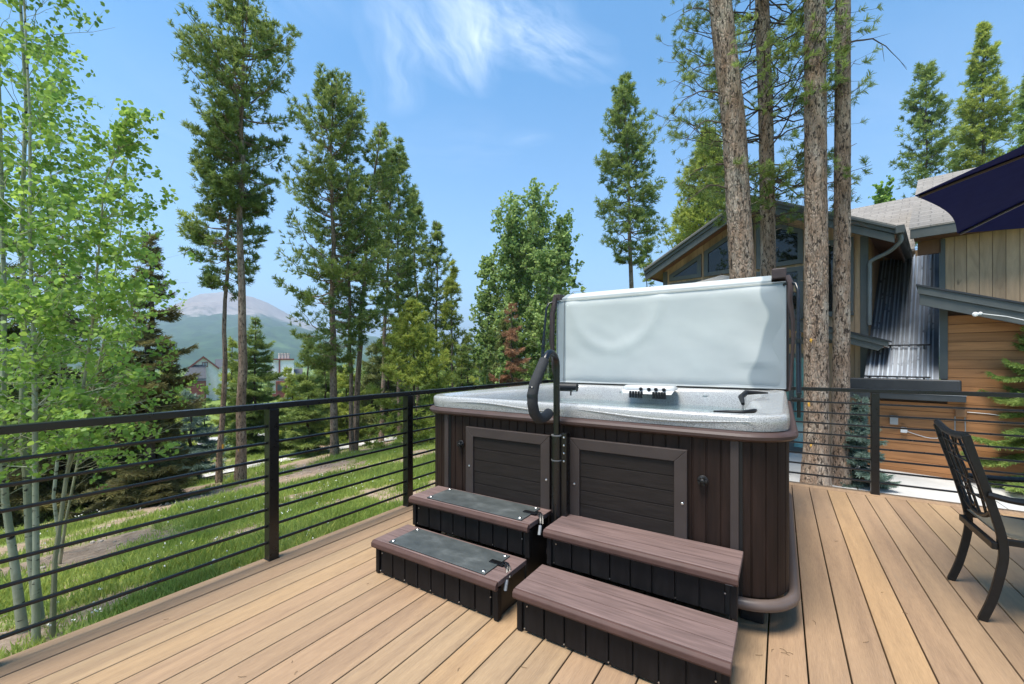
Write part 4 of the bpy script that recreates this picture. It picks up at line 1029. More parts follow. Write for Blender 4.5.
def make_wood_house():
    Y = 10.14
    root = thing('cedar_house', 'house with orange cedar boards below and pale boards above, right of the metal roof', 'house', (1.5, Y, -.75), HR)
    low = lambda x: 2.425-.366*(x+.266)                      # top of the falling fascia
    # horizontal cedar boards
    mb = MB(); z = -.78; P = .1475
    while z < 2.6:
        xl = -.95 if z+P < .66 else .078
        zt_ = z+P-.006
        lim = (2.5-(zt_+.2)-.0)/.366-.266                    # stop under the sloping fascia
        if lim > xl+.1:
            xr = min(4.2, lim+.45); mb.box(xl, xr, Y, Y+.022, z, zt_)
        z += P
    mb.obj('cedar_siding', ORANGE_WOOD, root, bevel=.003)
    MB().prism([(-.95, Y+.018, -.78), (4.2, Y+.018, -.78), (4.2, Y+.018, .75), (0, Y+.018, 2.2), (0, Y+.018, .7), (-.95, Y+.018, .7)], (0, .6, 0)).obj('wall', simple('dark_wall_backing', (.05, .03, .02), .9, .2), root)
    MB().box(-.02, .082, Y-.028, Y+.02, .96, 2.42).obj('corner_board', GREY, root, bevel=.004)
    MB().box(-1.0, -.952, Y-.028, Y+.02, -.75, .62).obj('corner_board', GREY, root, bevel=.004)
    # falling low roof with two stepped fascia boards
    def fas(y, a, b, h0, h1, x0, x1, m, par, nm='fascia'): return MB().prism([(x0, y, low(x0)+.08-h0), (x1, y, low(x1)+.08-h0), (x1, y, low(x1)+.08-h1), (x0, y, low(x0)+.08-h1)], (0, b, 0)).obj(nm, m, par, bevel=.004)
    lr = MB().prism([(-.29, 9.66, low(-.29)+.11), (4.4, 9.66, low(4.4)+.11), (4.4, 9.66, low(4.4)+.081), (-.29, 9.66, low(-.29)+.081)], (0, 1.2, 0)).obj('low_roof', DARKMETAL, root)
    fas(9.68, 0, .045, 0, .12, -.27, 4.4, GREY, lr); fas(9.71, 0, .045, .121, .30, -.25, 4.4, GREY, lr)
    fas(9.757, 0, .85, .16, .18, -.24, 4.3, SOFFIT, lr, 'soffit')
    # pale vertical boards of the upper storey
    up = MB(); siding_v(up, .02, 4.4, 10.75, 2.0, lambda x: 3.52, w=.148, bottom=lambda x: low(x)+.05)
    up.obj('upper_siding', PALE_WOOD, root)
    MB().box(.0, 4.4, 10.768, 15, 1.2, 3.52).obj('upper_wall', simple('upper_wall_backing', (.16, .11, .07), .9, .2), root)
    MB().box(-.025, .055, 10.72, 10.80, 2.45, 3.44).obj('corner_board', GREY, root, bevel=.004)
    # main shingle roof
    s = .50; e = 10.3
    rf = MB().prism([(-.40, e, 3.63), (-.40, 14.6, 3.63+s*4.3), (-.40, 14.6, 3.60+s*4.3), (-.40, e, 3.60)], (5.2, 0, 0)).obj('shingle_roof', SHING, root)
    MB().prism([(-.40, 18.9, 3.63), (-.40, 14.601, 3.63+s*4.3), (-.40, 14.601, 3.60+s*4.3), (-.40, 18.9, 3.60)], (5.2, 0, 0)).obj('shingle_roof', SHING, root)
    MB().box(-.38, 4.8, e+.01, e+.05, 3.44, 3.61).obj('fascia', GREY, rf, bevel=.004)
    MB().prism([(-.385, e+.06, 3.598), (-.385, 14.5, 3.598+s*4.2), (-.385, 14.5, 3.45+s*4.2), (-.385, e+.06, 3.45)], (.04, 0, 0)).obj('rake_board', GREY, rf)
    MB().box(-.34, 4.6, e+.052, 10.72, 3.45, 3.47).obj('soffit', SOFFIT, rf)
    MB().box(-.30, .0, 10.72, 10.78, 3.20, 3.449).obj('soffit_block', SOFFIT, rf)
    # back wing roof
    bw = MB().prism([(-4.2, 12.9, 3.75), (-4.2, 16.6, 5.95), (-4.2, 16.6, 5.9), (-4.2, 12.9, 3.70)], (3.79, 0, 0)).obj('rear_roof', SHING, root)
    MB().box(-1.0, -.1, 12.95, 13.2, 3.2, 3.72).obj('rear_wall', PALE_WOOD, root)
    # electric boxes, cable and lamp
    plate = simple('grey_metal_box', (.33, .33, .32), .5, .1); white = simple('white_plastic_fitting', (.75, .75, .74), .4, .05)
    for (px, py, w, h, m, nm) in ((894, 420, .11, .16, plate, 'meter_box'), (961, 413, .13, .13, simple('brown_box', (.3, .15, .07), .6), 'junction_box')):
        x, y, z = hy(px, py, Y-.03); MB().box(x-w/2, x+w/2, Y-.07, Y-.001, z-h/2, z+h/2).obj(nm, m, root, bevel=.01)
    x, y, z = hy(904, 430, Y-.03); MB().box(x-.045, x+.045, Y-.08, Y-.001, z-.045, z+.045).obj('outlet', white, root, bevel=.012)
    a = hy(906, 431, Y-.01); b = hy(944, 438, Y-.01); c2 = hy(957, 425, Y-.01)
    MB().tube(curve([a, hy(918, 435, Y-.012), hy(930, 438, Y-.012), b], 12), .006, 6).obj('cable', white, root)
    MB().tube([hy(966, 412, Y-.01), hy(990, 414, Y-.01), hy(1010, 417, Y-.01)], .006, 6).obj('cable', white, root)
    MB().tube([hy(955, 416, Y-.01), hy(955, 450, Y-.01)], .008, 6).tube([hy(965, 416, Y-.01), hy(966, 452, Y-.01)], .008, 6).obj('conduit', plate, root)
    x, y, z = hy(977, 314, 9.66)
    lp = MB().lathe((x, 9.70, z), [(.02, 0), (.02, .03), (.01, .035)], 12, 'y').lathe((x-.02, 9.64, z-.008), [(.014, 0), (.032, .01), (.035, .045), (.02, .06)], 16, 'y').lathe((x+.032, 9.65, z+.003), [(.012, 0), (.022, .01), (.024, .04), (.012, .05)], 14, 'y')
    lp.obj('security_lamp', white, root, smooth_=True)
    MB().tube([(x+.06, 9.675, z), (x+.3, 9.675, z-.06), (x+.9, 9.675, z-.30)], .006, 6).obj('cable', white, root)
    # metal valley roof between the two houses, with seams and snow bars
    y0, y1, z0, z1 = 9.98, 13.1, .93, 3.72; sl = (z1-z0)/(y1-y0)
    mr = MB().prism([(-.985, y0, z0), (-.985, y1, z1), (-.985, y1, z1-.04), (-.985, y0, z0-.04)], (.962, 0, 0)).obj('metal_roof', METAL, root)
    x = -.94; q = MB()
    while x < -.06: q.prism([(x, y0, z0+.001), (x, y1, z1+.001), (x+.006, y1, z1+.055), (x+.006, y0, z0+.055)], (.026, 0, 0)); q.prism([(x+.06, y0, z0+.001), (x+.06, y1, z1+.001), (x+.065, y1, z1+.02), (x+.065, y0, z0+.02)], (.018, 0, 0)); x += .128
    q.obj('standing_seam', simple('bright_metal_seam', (.50, .56, .64), .3, .1, 4, metal=.6), mr)  # pale seam colour stands in for blue-white reflections streaking the metal
    for py, xa, xb in ((345, -.74, -.13), (377, -.98, -.12)):
        x, y, z = hy(910, py, 0.0001) if False else (0, 0, 0)
        d = dirv(910, py, HTH); t = (CAMZ-z0+sl*y0-.09)/(sl*d[1]-d[2]); yy = d[1]*t; zz = CAMZ+d[2]*t
        b = MB().tube([(xa, yy, zz), (xb, yy, zz)], .014, 8)
        for xx in (xa+.08, xb-.08): b.box(xx-.012, xx+.012, yy-.01, yy+.03, zz-.08, zz)
        b.obj('snow_bar', MT['black'], root)
    g = MB(); g.box(-1.40, .235, 9.90, 9.975, .74, .955)
    gt = g.obj('gutter', simple('dark_gutter', (.035, .037, .04), .5, .2, 4), root, bevel=.03, seg=4)
    MB().box(-1.42, .285, 9.86, 10.12, .60, .735).obj('drip_fascia', simple('dark_fascia', (.05, .055, .058), .5, .2, 4), gt, bevel=.006)
    MB().box(-1.42, .29, 9.852, 9.885, .70, .722).obj('drip_edge', simple('pale_drip_edge', (.30, .31, .32), .4, .1), gt)
    MB().box(-1.4, .2, 9.98, 10.12, .74, .90).obj('gutter_back', DARKMETAL, gt)
    return root
make_wood_house()
def make_patio():
    mb = MB(); c = simple('broom_finished_concrete', (.50, .495, .48), .9, .1, 2.5, .2)
    for i in range(9):
        for j in range(4):
            mb.box(-2.1+i*1.55, -2.1+(i+1)*1.55-.012, 4.9+j*1.6, 4.9+(j+1)*1.6-.012, -.80, -.70)
    for i in range(7):
        for j in range(3): pass
    o = mb.obj('patio', c, bevel=.006); tag(o, kind='structure')
make_patio()
def make_beige_umbrella():
    # beige canopy on the terrace of the gabled house
    x, y, z = atd(722, 8.6, 272); root = thing('terrace_umbrella', 'beige terrace umbrella in front of the gable windows, just above the cover', 'umbrella', (x, y, -.70))
    can = simple('beige_canvas', (.40, .36, .30), .8, .12, 8, .2); apex = Vector((x, y, 3.02)); R = 1.35; n = 8
    P = [Vector((x+R*math.cos(2*PI*k/n+.3), y+R*math.sin(2*PI*k/n+.3), 2.62)) for k in range(n)]
    mb = MB()
    for k in range(n):
        A, B = P[k], P[(k+1) % n]; mb.add([apex, A, (A+B)/2+Vector((0, 0, .05)), B], [(0, 1, 2), (0, 2, 3)])
    c = mb.obj('canopy', can, root); q = c.modifiers.new('t', 'SOLIDIFY'); q.thickness = .006
    MB().tube([(x, y, -.69), (x, y, 3.05)], .022, 10).obj('pole', MT['bark_dark'], root)
    for k in range(n): MB().tube([apex-Vector((0, 0, .03)), P[k]-Vector((0, 0, .02))], .01, 5).obj('rib', MT['bark_dark'], root)
make_beige_umbrella()
def far_house(label, px, D, pz, kind):
    x, y, _ = atd(px, D); a = math.atan2(y, x)-PI/2; u = D/FPX
    z0 = ground_z(x, y)-1; rc = Matrix.Rotation(-a, 3, 'Z') @ Vector((x, y, z0))
    root = thing('distant_house', label, 'house', tuple(rc), a, 'houses down in the valley')
    X, Y0, _ = rc; Z = lambda py: CAMZ+(360-py)*u; k = 1/math.cos(math.atan((px-512)/FPX)); S = lambda p: X+(p-px)*u/k*.8*1.25
    white = simple('white_stucco', (.85, .83, .80), .9, .1, 2); red = simple('red_brown_trim', (.22, .055, .04), .7, .15); slate = simple('slate_blue_roof', (.06, .065, .075), .8, .2, 2)
    def gable(xa, xb, ye, yp, yb, y, depth, m=white):
        xm = (xa+xb)/2
        MB().prism([(xa, y, yb), (xb, y, yb), (xb, y, ye), (xm, y, yp), (xa, y, ye)], (0, depth, 0)).obj('wall', m, root)
        for s, xe in ((-1, xa), (1, xb)):
            w = abs(xb-xa)*.08; sx = xe+s*w; sz = ye-(yp-ye)*w/abs(xe-xm)
            r = MB().prism([(xm, y-.6, yp+.25), (sx, y-.6, sz+.25), (sx, y-.6, sz-.05), (xm, y-.6, yp-.05)], (0, depth+1, 0)).obj('roof', slate, root)
            MB().prism([(xm, y-.75, yp+.2), (sx, y-.75, sz+.2), (sx, y-.75, sz-.25), (xm, y-.75, yp-.25)], (0, .14, 0)).obj('rake_board', red, r)
    def win(px0, px1, py0, py1, y):
        f = MB().box(S(px0), S(px1), y-.12, y-.01, Z(py1), Z(py0)).obj('window', red, root)
        q = MB(); w = S(px1)-S(px0); h = Z(py0)-Z(py1); m = .14
        for i in (0, 1): q.box(S(px0)+w*(.10+.47*i), S(px0)+w*(.43+.47*i), y-.16, y-.121, Z(py1)+h*m, Z(py0)-h*m)
        q.obj('pane', simple('far_window_pane', (.35, .37, .4), .3), f)
    if kind == 0:
        gable(S(190), S(217), Z(367), Z(357), z0, Y0, 14); win(202, 208, 362, 367, Y0); win(196, 200, 385, 391, Y0)
        MB().prism([(S(183), Y0-4, Z(379)), (S(206), Y0-4, Z(379)), (S(206), Y0, Z(366)), (S(192), Y0, Z(366))], (0, 0, .3)).obj('porch_roof', slate, root)
        MB().box(S(185), S(206), Y0-3.8, Y0-.01, z0, Z(380.5)).obj('porch', red, root)
        MB().box(S(217), S(240), Y0+3, Y0+14, z0, Z(368)).obj('wing', white, root); MB().prism([(S(216), Y0+2.5, Z(368)), (S(216), Y0+8.5, Z(359)), (S(216), Y0+14.5, Z(368))], (S(242)-S(216), 0, 0)).obj('wing_roof', slate, root)
    else:
        MB().box(S(270), S(300), Y0+1, Y0+13, z0, Z(376)).obj('wall', white, root)
        MB().prism([(S(262), Y0, Z(379)), (S(262), Y0+7, Z(369)), (S(262), Y0+14, Z(379))], (S(304)-S(262), 0, 0)).obj('roof', slate, root)
        MB().box(S(280), S(294), Y0+2, Y0+6, Z(375), Z(360)).obj('chimney_block', white, root); MB().box(S(272), S(279), Y0+2.5, Y0+6, Z(374), Z(361)).obj('dormer', white, root)
        c = MB().box(S(278.6), S(280.2), Y0+1.8, Y0+2.1, Z(375), Z(359.6)).obj('chimney_trim', red, root)
        MB().box(S(271), S(294.5), Y0+1.7, Y0+6.2, Z(360), Z(358.6)).obj('chimney_cap', red, root)
        for p in (279.5, 282.6, 285.7, 288.6): MB().lathe((S(p), Y0+3, Z(358.6)), [(.32, 0), (.25, 1.1), (.32, 1.15), (.32, 1.4)], 10).obj('chimney_pot', simple('pale_chimney_pot', (.6, .5, .45), .8), root)
        MB().box(S(276), S(287), Y0-1.6, Y0+.98, Z(396), Z(381)).obj('balcony_bay', red, root)
        MB().box(S(277.5), S(285), Y0-1.7, Y0-1.61, Z(390), Z(384)).obj('bay_window', simple('dark_bay_glass', (.05, .06, .07), .2), root)
        MB().box(S(268), S(293), Y0-1.9, Y0-1.75, Z(397), Z(393)).obj('balcony_rail', red, root)
far_house('white far house with red trimmed gable, seen left of the two tall thin pines', 204, 105, 0, 0)
far_house('white far house with chimney pots, seen right of the two tall thin pines', 284, 105, 0, 1)
def make_litter():
    r = random.Random(77); mb = MB()
    for _ in range(90):
        x = r.uniform(-2.6, 2.6); y = r.uniform(.4, 5.1) if x > .1 or x < -2.1 else r.uniform(.4, 1.6)
        if r.random() < .08: x, y = r.uniform(-.1, .12), r.uniform(1.75, 2.2)
        a = r.uniform(0, 6.3); l = r.uniform(.012, .035); mb.tube([(x, y, .0025), (x+l*.5*math.cos(a), y+l*.5*math.sin(a), .0045), (x+l*math.cos(a+.3), y+l*math.sin(a+.3), .003)], .0009, 4)
    mb.obj('pine_litter', simple('dry_pine_litter', (.13, .08, .04), .9, .3), label='a few dry pine needles scattered on the deck boards', cat='pine needles', kind='stuff')
make_litter()
def far_forest():
    r = random.Random(5); P = []; Dn = []; T = []
    for _ in range(9000):
        D = 45*(40**(r.random()**.8)); px = r.uniform(-500, 1500)
        if D < 125 and (185 < px < 300): continue
        if px > 560 and D < 80: continue
        x, y, _z = atd(px, D)
        if y < -20: continue
        z = ground_z(x, y); h = r.uniform(3.5, 6.5)*(1 if D > 70 else .7)*(1+.2*(D > 300)); R_ = h*.24; tn = r.uniform(.1, .9)
        for k in range(16 if D < 200 else 9):
            t = r.random()**1.3; a = r.uniform(0, 6.28); rr = R_*(1-t)*.8
            P.append((x+rr*math.cos(a), y+rr*math.sin(a), z+h*(.05+.9*t))); Dn.append((math.cos(a)*.6, math.sin(a)*.6, .5)); T.append(tn)
    P = np.array(P); L = np.full(len(P), 1.0)
    V, T = needles(P, unit(np.array(Dn)), np.array(T), 3, 1.1, .65, .8, .3)
    o = soup('distant_forest', V, 4, MT['needle'], None, T); tag(o, 'dense conifer forest covering the valley floor below the mountain', 'forest', kind='stuff')
far_forest()
# ------------------------------------------------------------------ trees on the left
G_AS = 'young aspens at the left edge'
broadleaf('aspen_tree', 'white barked aspen with black eye marks, leftmost trunk at the frame edge', 'aspen', -2, 3.15, -230, .028, 4600, .033, 1.0, .26, seed=1, nb=80, path=[(24, 632), (14, 560), (5, 500), (3, 430), (4, 300), (0, 120), (-6, -60), (-10, -260)], group=G_AS)
broadleaf('aspen_tree', 'pale aspen with a bent base, second trunk from the left frame edge', 'aspen', 20, 3.3, -200, .030, 5000, .033, 1.15, .28, seed=2, nb=90, path=[(40, 600), (30, 540), (27, 480), (22, 430), (24, 330), (22, 220), (26, 100), (18, -40), (16, -220)], group=G_AS, aim=.3)
broadleaf('aspen_tree', 'straight greenish aspen, third trunk from the left frame edge', 'aspen', 35, 2.95, -120, .020, 4200, .032, .95, .28, seed=3, nb=80, path=[(36, 642), (36, 540), (35, 430), (34, 340), (30, 250), (30, 120), (24, 0), (22, -150)], group=G_AS, aim=.2)
broadleaf('aspen_tree', 'slender leaning aspen with a dull brown base, rightmost of the near aspens', 'aspen', 70, 3.0, 120, .016, 3900, .032, .9, .30, seed=4, nb=70, path=[(52, 642), (55, 560), (66, 480), (78, 420), (92, 330), (99, 250), (104, 185), (126, 128)], bark='aspen_dull', group=G_AS, aim=.4)
broadleaf('aspen_tree', 'leafy aspen filling the gap behind the near trunks, darker leaves', 'aspen', 62, 5.6, 30, .02, 4200, .046, 1.5, .22, seed=5, nb=80, group=G_AS, profile=[(0, .8), (.4, 1), (.7, .55), (1, .12)])
broadleaf('aspen_tree', 'low aspen with thin crown reaching toward the far mountain', 'aspen', 100, 5.0, 150, .016, 4300, .042, 1.35, .26, seed=6, nb=85, group=G_AS, bark='aspen_dull', path=[(58, 575), (66, 520), (82, 440), (104, 340), (120, 240), (128, 150)], aim=.45)
broadleaf('aspen_tree', 'aspen cut by the left frame edge, only its leaves in view', 'aspen', -60, 4.6, -160, .035, 3200, .058, 1.5, .22, seed=7, nb=70, group=G_AS)
r0 = conifer
prP1 = [(0, .25), (.1, .5), (.25, .75), (.45, .85), (.7, 1), (.88, .7), (1, .12)]
r0('pine_tree', 'tallest lodgepole pine on the left with long bare reddish trunk', 'pine tree', 240, 11, 8, .125, 'pine', .57, 1.42, topx=243, seed=1, dens=2.0, tuft=.10, K=14, bark='bark_far', prof=prP1)
r0('pine_tree', 'thinner pine with grey trunk just left of the tallest pine', 'pine tree', 219, 11.4, 112, .082, 'pine', .52, 1.0, topx=233, seed=2, dens=2.1, tuft=.10, K=13, bark='bark_far', prof=[(0, .6), (.3, 1), (.6, .9), (1, .2)])
G_P = 'tall pines on the far side of the meadow'
r0('pine_tree', 'broad pine with twin tops, first tall pine right of the mountain', 'pine tree', 335, 14.5, 83, .135, 'pine', .24, 1.75, topx=331, seed=3, dens=1.6, tuft=.125, K=12, group=G_P, prof=[(0, .3), (.1, .9), (.4, 1), (.65, .75), (.85, .8), (1, .25)], gap=.3)
r0('pine_tree', 'thin dark pine stem close to the right of the broad pine', 'pine tree', 352, 15.5, 128, .085, 'pine', .35, 1.05, topx=346, seed=4, dens=.9, tuft=.125, K=11, group=G_P, gap=.3)
r0('pine_tree', 'pine whose thick trunk leans to the right, centre of the pine group', 'pine tree', 354, 16, 124, .12, 'pine', .38, 1.55, topx=381, seed=5, dens=1.1, tuft=.125, K=11, group=G_P, gap=.25, bend=-.15)
r0('pine_tree', 'slim pine behind the leaning one, with foliage high on the stem', 'pine tree', 381, 19.5, 152, .11, 'pine', .42, 1.5, topx=392, seed=6, dens=1.2, tuft=.145, K=11, group=G_P, gap=.2)
r0('pine_tree', 'straight pale stemmed pine above the bright young pine', 'pine tree', 399, 20, 140, .10, 'pine', .45, 1.35, topx=398, seed=7, dens=1.1, tuft=.145, K=11, group=G_P)
r0('pine_tree', 'dark narrow pine behind the bright young pine', 'pine tree', 418, 23, 190, .11, 'pine', .3, 1.3, topx=414, seed=8, dens=1.1, tuft=.155, K=11, group=G_P)
r0('pine_tree', 'pine with pointed dark crown, rightmost but one of the pine group', 'pine tree', 436, 23, 222, .11, 'pine', .28, 1.25, topx=437, seed=9, dens=1.2, tuft=.155, K=11, group=G_P)
r0('pine_tree', 'thin yellow green pine at the right end of the pine group', 'pine tree', 452, 22, 262, .07, 'pine', .28, .75, seed=10, dens=1.1, tuft=.17, K=9, group=G_P, mat='needle_bright')
G_Y = 'young conifers along the meadow edge'
r0('young_pine', 'bright yellow green young pine, conical, just left of the tub corner', 'pine tree', 415, 15, 300, .06, 'pine', .08, 1.75, topx=413, seed=11, dens=2.4, tuft=.13, K=12, group=G_Y, mat='needle_bright', bark='bark_dark', prof=[(0, 1), (.4, .8), (.75, .4), (1, .05)], gap=.1)
r0('spruce_tree', 'dense spruce with pointed top directly right of the two thin pines', 'spruce tree', 255, 19, 318, .08, 'spruce', .04, 1.35, seed=12, dens=1.25, tuft=.13, K=8, group=G_Y, mat='needle', bark='bark_dark', prof=[(0, 1), (.4, .95), (.7, .7), (.9, .3), (1, .05)])
r0('spruce_tree', 'lighter green tree just behind the left side of the two thin pines', 'spruce tree', 232, 24, 338, .08, 'spruce', .04, 1.25, seed=13, dens=.9, tuft=.17, K=8, group=G_Y, mat='needle_bright', bark='bark_dark')
r0('spruce_tree', 'pointed green spruce below the mountain slope, left of the broad pine', 'spruce tree', 308, 17, 336, .07, 'spruce', .04, 1.3, seed=14, dens=1.2, tuft=.13, K=8, group=G_Y, mat='needle', bark='bark_dark')
r0('spruce_tree', 'low green spruce with soft outline between the broad pine and the leaning one', 'spruce tree', 347, 21, 352, .06, 'spruce', .04, 1.6, seed=15, dens=.9, tuft=.16, K=8, group=G_Y, mat='needle_bright', bark='bark_dark')
r0('spruce_tree', 'dark spruce behind the pine stems at the meadow edge', 'spruce tree', 372, 25, 345, .08, 'spruce', .04, 1.8, seed=16, dens=.8, tuft=.19, K=8, group=G_Y, mat='needle_dark', bark='bark_dark')
r0('spruce_tree', 'small deep green spruce right beside the tub corner', 'spruce tree', 462, 19, 345, .06, 'spruce', .04, 1.4, seed=17, dens=.9, tuft=.15, K=8, group=G_Y, mat='needle', bark='bark_dark')
G_S = 'dark spruces behind the aspens'
r0('spruce_tree', 'big dark spruce with brownish needles behind the aspen leaves', 'spruce tree', 150, 9.2, 232, .11, 'spruce', .05, 1.2, seed=18, dens=1.3, tuft=.09, K=9, group=G_S, mat='needle_brown', bark='bark_dark', prof=[(0, 1), (.4, .85), (.7, .5), (1, .04)])
r0('spruce_tree', 'dark spruce half hidden behind the leftmost aspens', 'spruce tree', 62, 9.5, 235, .12, 'spruce', .05, 1.6, seed=19, dens=1.0, tuft=.11, K=8, group=G_S, mat='needle_brown', bark='bark_dark')
r0('spruce_tree', 'blue green spruce low between big dark spruce and the two thin pines', 'spruce tree', 190, 12.5, 392, .07, 'spruce', .04, 1.35, seed=20, dens=1.1, tuft=.11, K=8, group=G_S, mat='needle_blue', bark='bark_dark')
r0('spruce_tree', 'dark spruce rising at the left frame edge behind the aspens', 'spruce tree', -8, 9, 190, .12, 'spruce', .05, 1.8, seed=21, dens=.9, tuft=.12, K=8, group=G_S, mat='needle_dark', bark='bark_dark')
r0('spruce_tree', 'low spreading spruce under the big dark one', 'spruce tree', 112, 10.5, 345, .08, 'spruce', .04, 1.8, seed=22, dens=1.0, tuft=.12, K=8, group=G_S, mat='needle_dark', bark='bark_dark')
# a loose belt of small conifers nobody could tell apart
belt = []
rb = random.Random(21)
src = []
for k in range(3):
    src.append(r0('spruce_tree', 'small green spruce in the loose belt behind the meadow edge', 'spruce tree', 300, 28, 350, .08, 'spruce', .03, 1.9, seed=40+k, dens=.62, tuft=.22, K=8, group='small spruces of the belt', mat=('needle', 'needle_bright', 'needle_dark')[k], bark='bark_dark', xy=(-30, 20-k*2), H=5.6))
for k, (px, D) in enumerate([(20, 20), (48, 26), (84, 22), (130, 27), (168, 19), (180, 30), (205, 34), (236, 30), (240, 40), (268, 34), (288, 26), (300, 38), (318, 29), (334, 34), (360, 36), (366, 28), (388, 30), (404, 36), (428, 32), (446, 38), (468, 30), (486, 36), (492, 26), (506, 34), (548, 40), (578, 36), (600, 42), (325, 22), (292, 20), (388, 24), (5, 14), (36, 15), (92, 15), (140, 16), (170, 23)]):
    x, y, _ = atd(px, D); o = src[k] if k < 3 else copy_tree(src[k % 3])
    o.location = (x, y, ground_z(x, y)-.05); s = rb.uniform(.62, 1.0)*(.85 if px in (205, 288, 292, 268, 240) else 1)*(1.15 if 320 < px < 520 else .95); o.scale = (s*1.05, s*1.05, s); o.rotation_euler[2] = rb.uniform(0, 6.2)
# ------------------------------------------------------------------ aspen grove behind the tub
G_G = 'aspens of the grove behind the tub'
st = lambda *a: [(x, y, h, r) for x, y, h, r in a]
for (px, D, top, R, lab, sd, nl) in ((540, 23, 192, 1.55, 'tallest aspen of the grove, with a rounded leafy top', 1, 3600), (512, 23, 207, 1.35, 'aspen of the grove with lighter crown, left of the tallest', 2, 3000), (562, 22.5, 222, 1.05, 'aspen of the grove with thin airy edge, right of the tallest', 3, 2400),
                                 (488, 24, 262, 1.05, 'shorter aspen forming the left shoulder of the grove', 4, 2200), (548, 21, 262, 1.3, 'aspen with a white stem showing beside the brown conifer', 5, 2400), (520, 25, 245, 1.6, 'dense aspen in the middle of the grove behind the brown conifer', 6, 2800)):
    broadleaf('aspen_tree', lab, 'aspen', px, D, top, .085, int(nl*3.4), .13, R*1.5, .13, seed=20+sd, nb=190, spread=.2, mat='leaf_grove', group=G_G, profile=[(0, .8), (.3, 1), (.65, .9), (.88, .8), (1, .45)])
for (px, D, top, R, lab, sd) in ((478, 19, 335, .9, 'low leafy aspen bush left of the grove by the tub corner', 1), (448, 24, 345, 1.1, 'soft green aspen sapling behind the small deep green spruce', 2), (500, 18, 348, .8, 'small aspen sapling just over the left rim of the tub', 3)):
    broadleaf('aspen_sapling', lab, 'aspen', px, D, top, .04, 1700, .12, R, .1, seed=30+sd, nb=45, mat='leaf_grove', group='aspen saplings in front of the grove')
r0('dead_conifer', 'dead conifer with rusty brown needles in front of the aspen grove', 'conifer', 512, 19.5, 296, .06, 'spruce', .08, 1.5, seed=50, dens=.6, tuft=.12, K=7, mat='needle_dead', bark='bark_dark', gap=.4)
r0('spruce_tree', 'dark green spruce left of the dead conifer, under the aspens', 'spruce tree', 503, 21.5, 318, .07, 'spruce', .05, 1.1, seed=51, dens=.8, tuft=.15, K=8, mat='needle_dark', bark='bark_dark')
# ------------------------------------------------------------------ pines on the right
r0('pine_tree', 'lone tall pine with oval crown and bare lower stem, left of the gabled house', 'pine tree', 635, 24, 76, .17, 'pine', .42, 1.75, topx=624, seed=60, dens=1.5, tuft=.19, K=10, bark='bark_far', prof=[(0, .35), (.12, 1), (.4, .95), (.7, .75), (.9, .4), (1, .1)])
r0('spruce_tree', 'small slim spruce between the lone pine and the gable eave', 'spruce tree', 647, 22, 238, .06, 'spruce', .1, 1.0, seed=61, dens=.55, tuft=.16, K=8, mat='needle', bark='bark_dark')
r0('pine_tree', 'light green pine rising behind the left slope of the gable roof', 'pine tree', 708, 27, 132, .15, 'pine', .22, 3.0, seed=62, dens=1.9, tuft=.22, K=11, mat='needle_bright', bark='bark_far')
r0('pine_tree', 'sparse twin stemmed pine behind the ridge, left of the tall spruce', 'pine tree', 926, 34, 66, .18, 'pine', .40, 2.0, seed=63, dens=.95, tuft=.26, K=10, mat='needle', bark='bark_dark', prof=[(0, .9), (.5, 1), (.8, .7), (1, .3)], gap=.3)
r0('spruce_tree', 'tall full spruce behind the main roof', 'spruce tree', 983, 34, 22, .2, 'pine', .30, 3.0, seed=64, dens=1.35, tuft=.25, K=11, mat='needle_bright', bark='bark_dark', prof=[(0, 1), (.4, .85), (.7, .5), (1, .06)], gap=.35)
r0('spruce_tree', 'bright green spruce cut by the right frame edge above the umbrella', 'spruce tree', 1030, 30, 66, .2, 'spruce', .25, 2.3, seed=65, dens=.8, tuft=.28, K=9, mat='needle_lime', bark='bark_dark')
broadleaf('aspen_tree', 'leafy treetop just showing over the grey shingle roof', 'aspen', 884, 34, 186, .1, 6000, .2, 2.6, .4, seed=66, nb=40, mat='leaf_aspen')
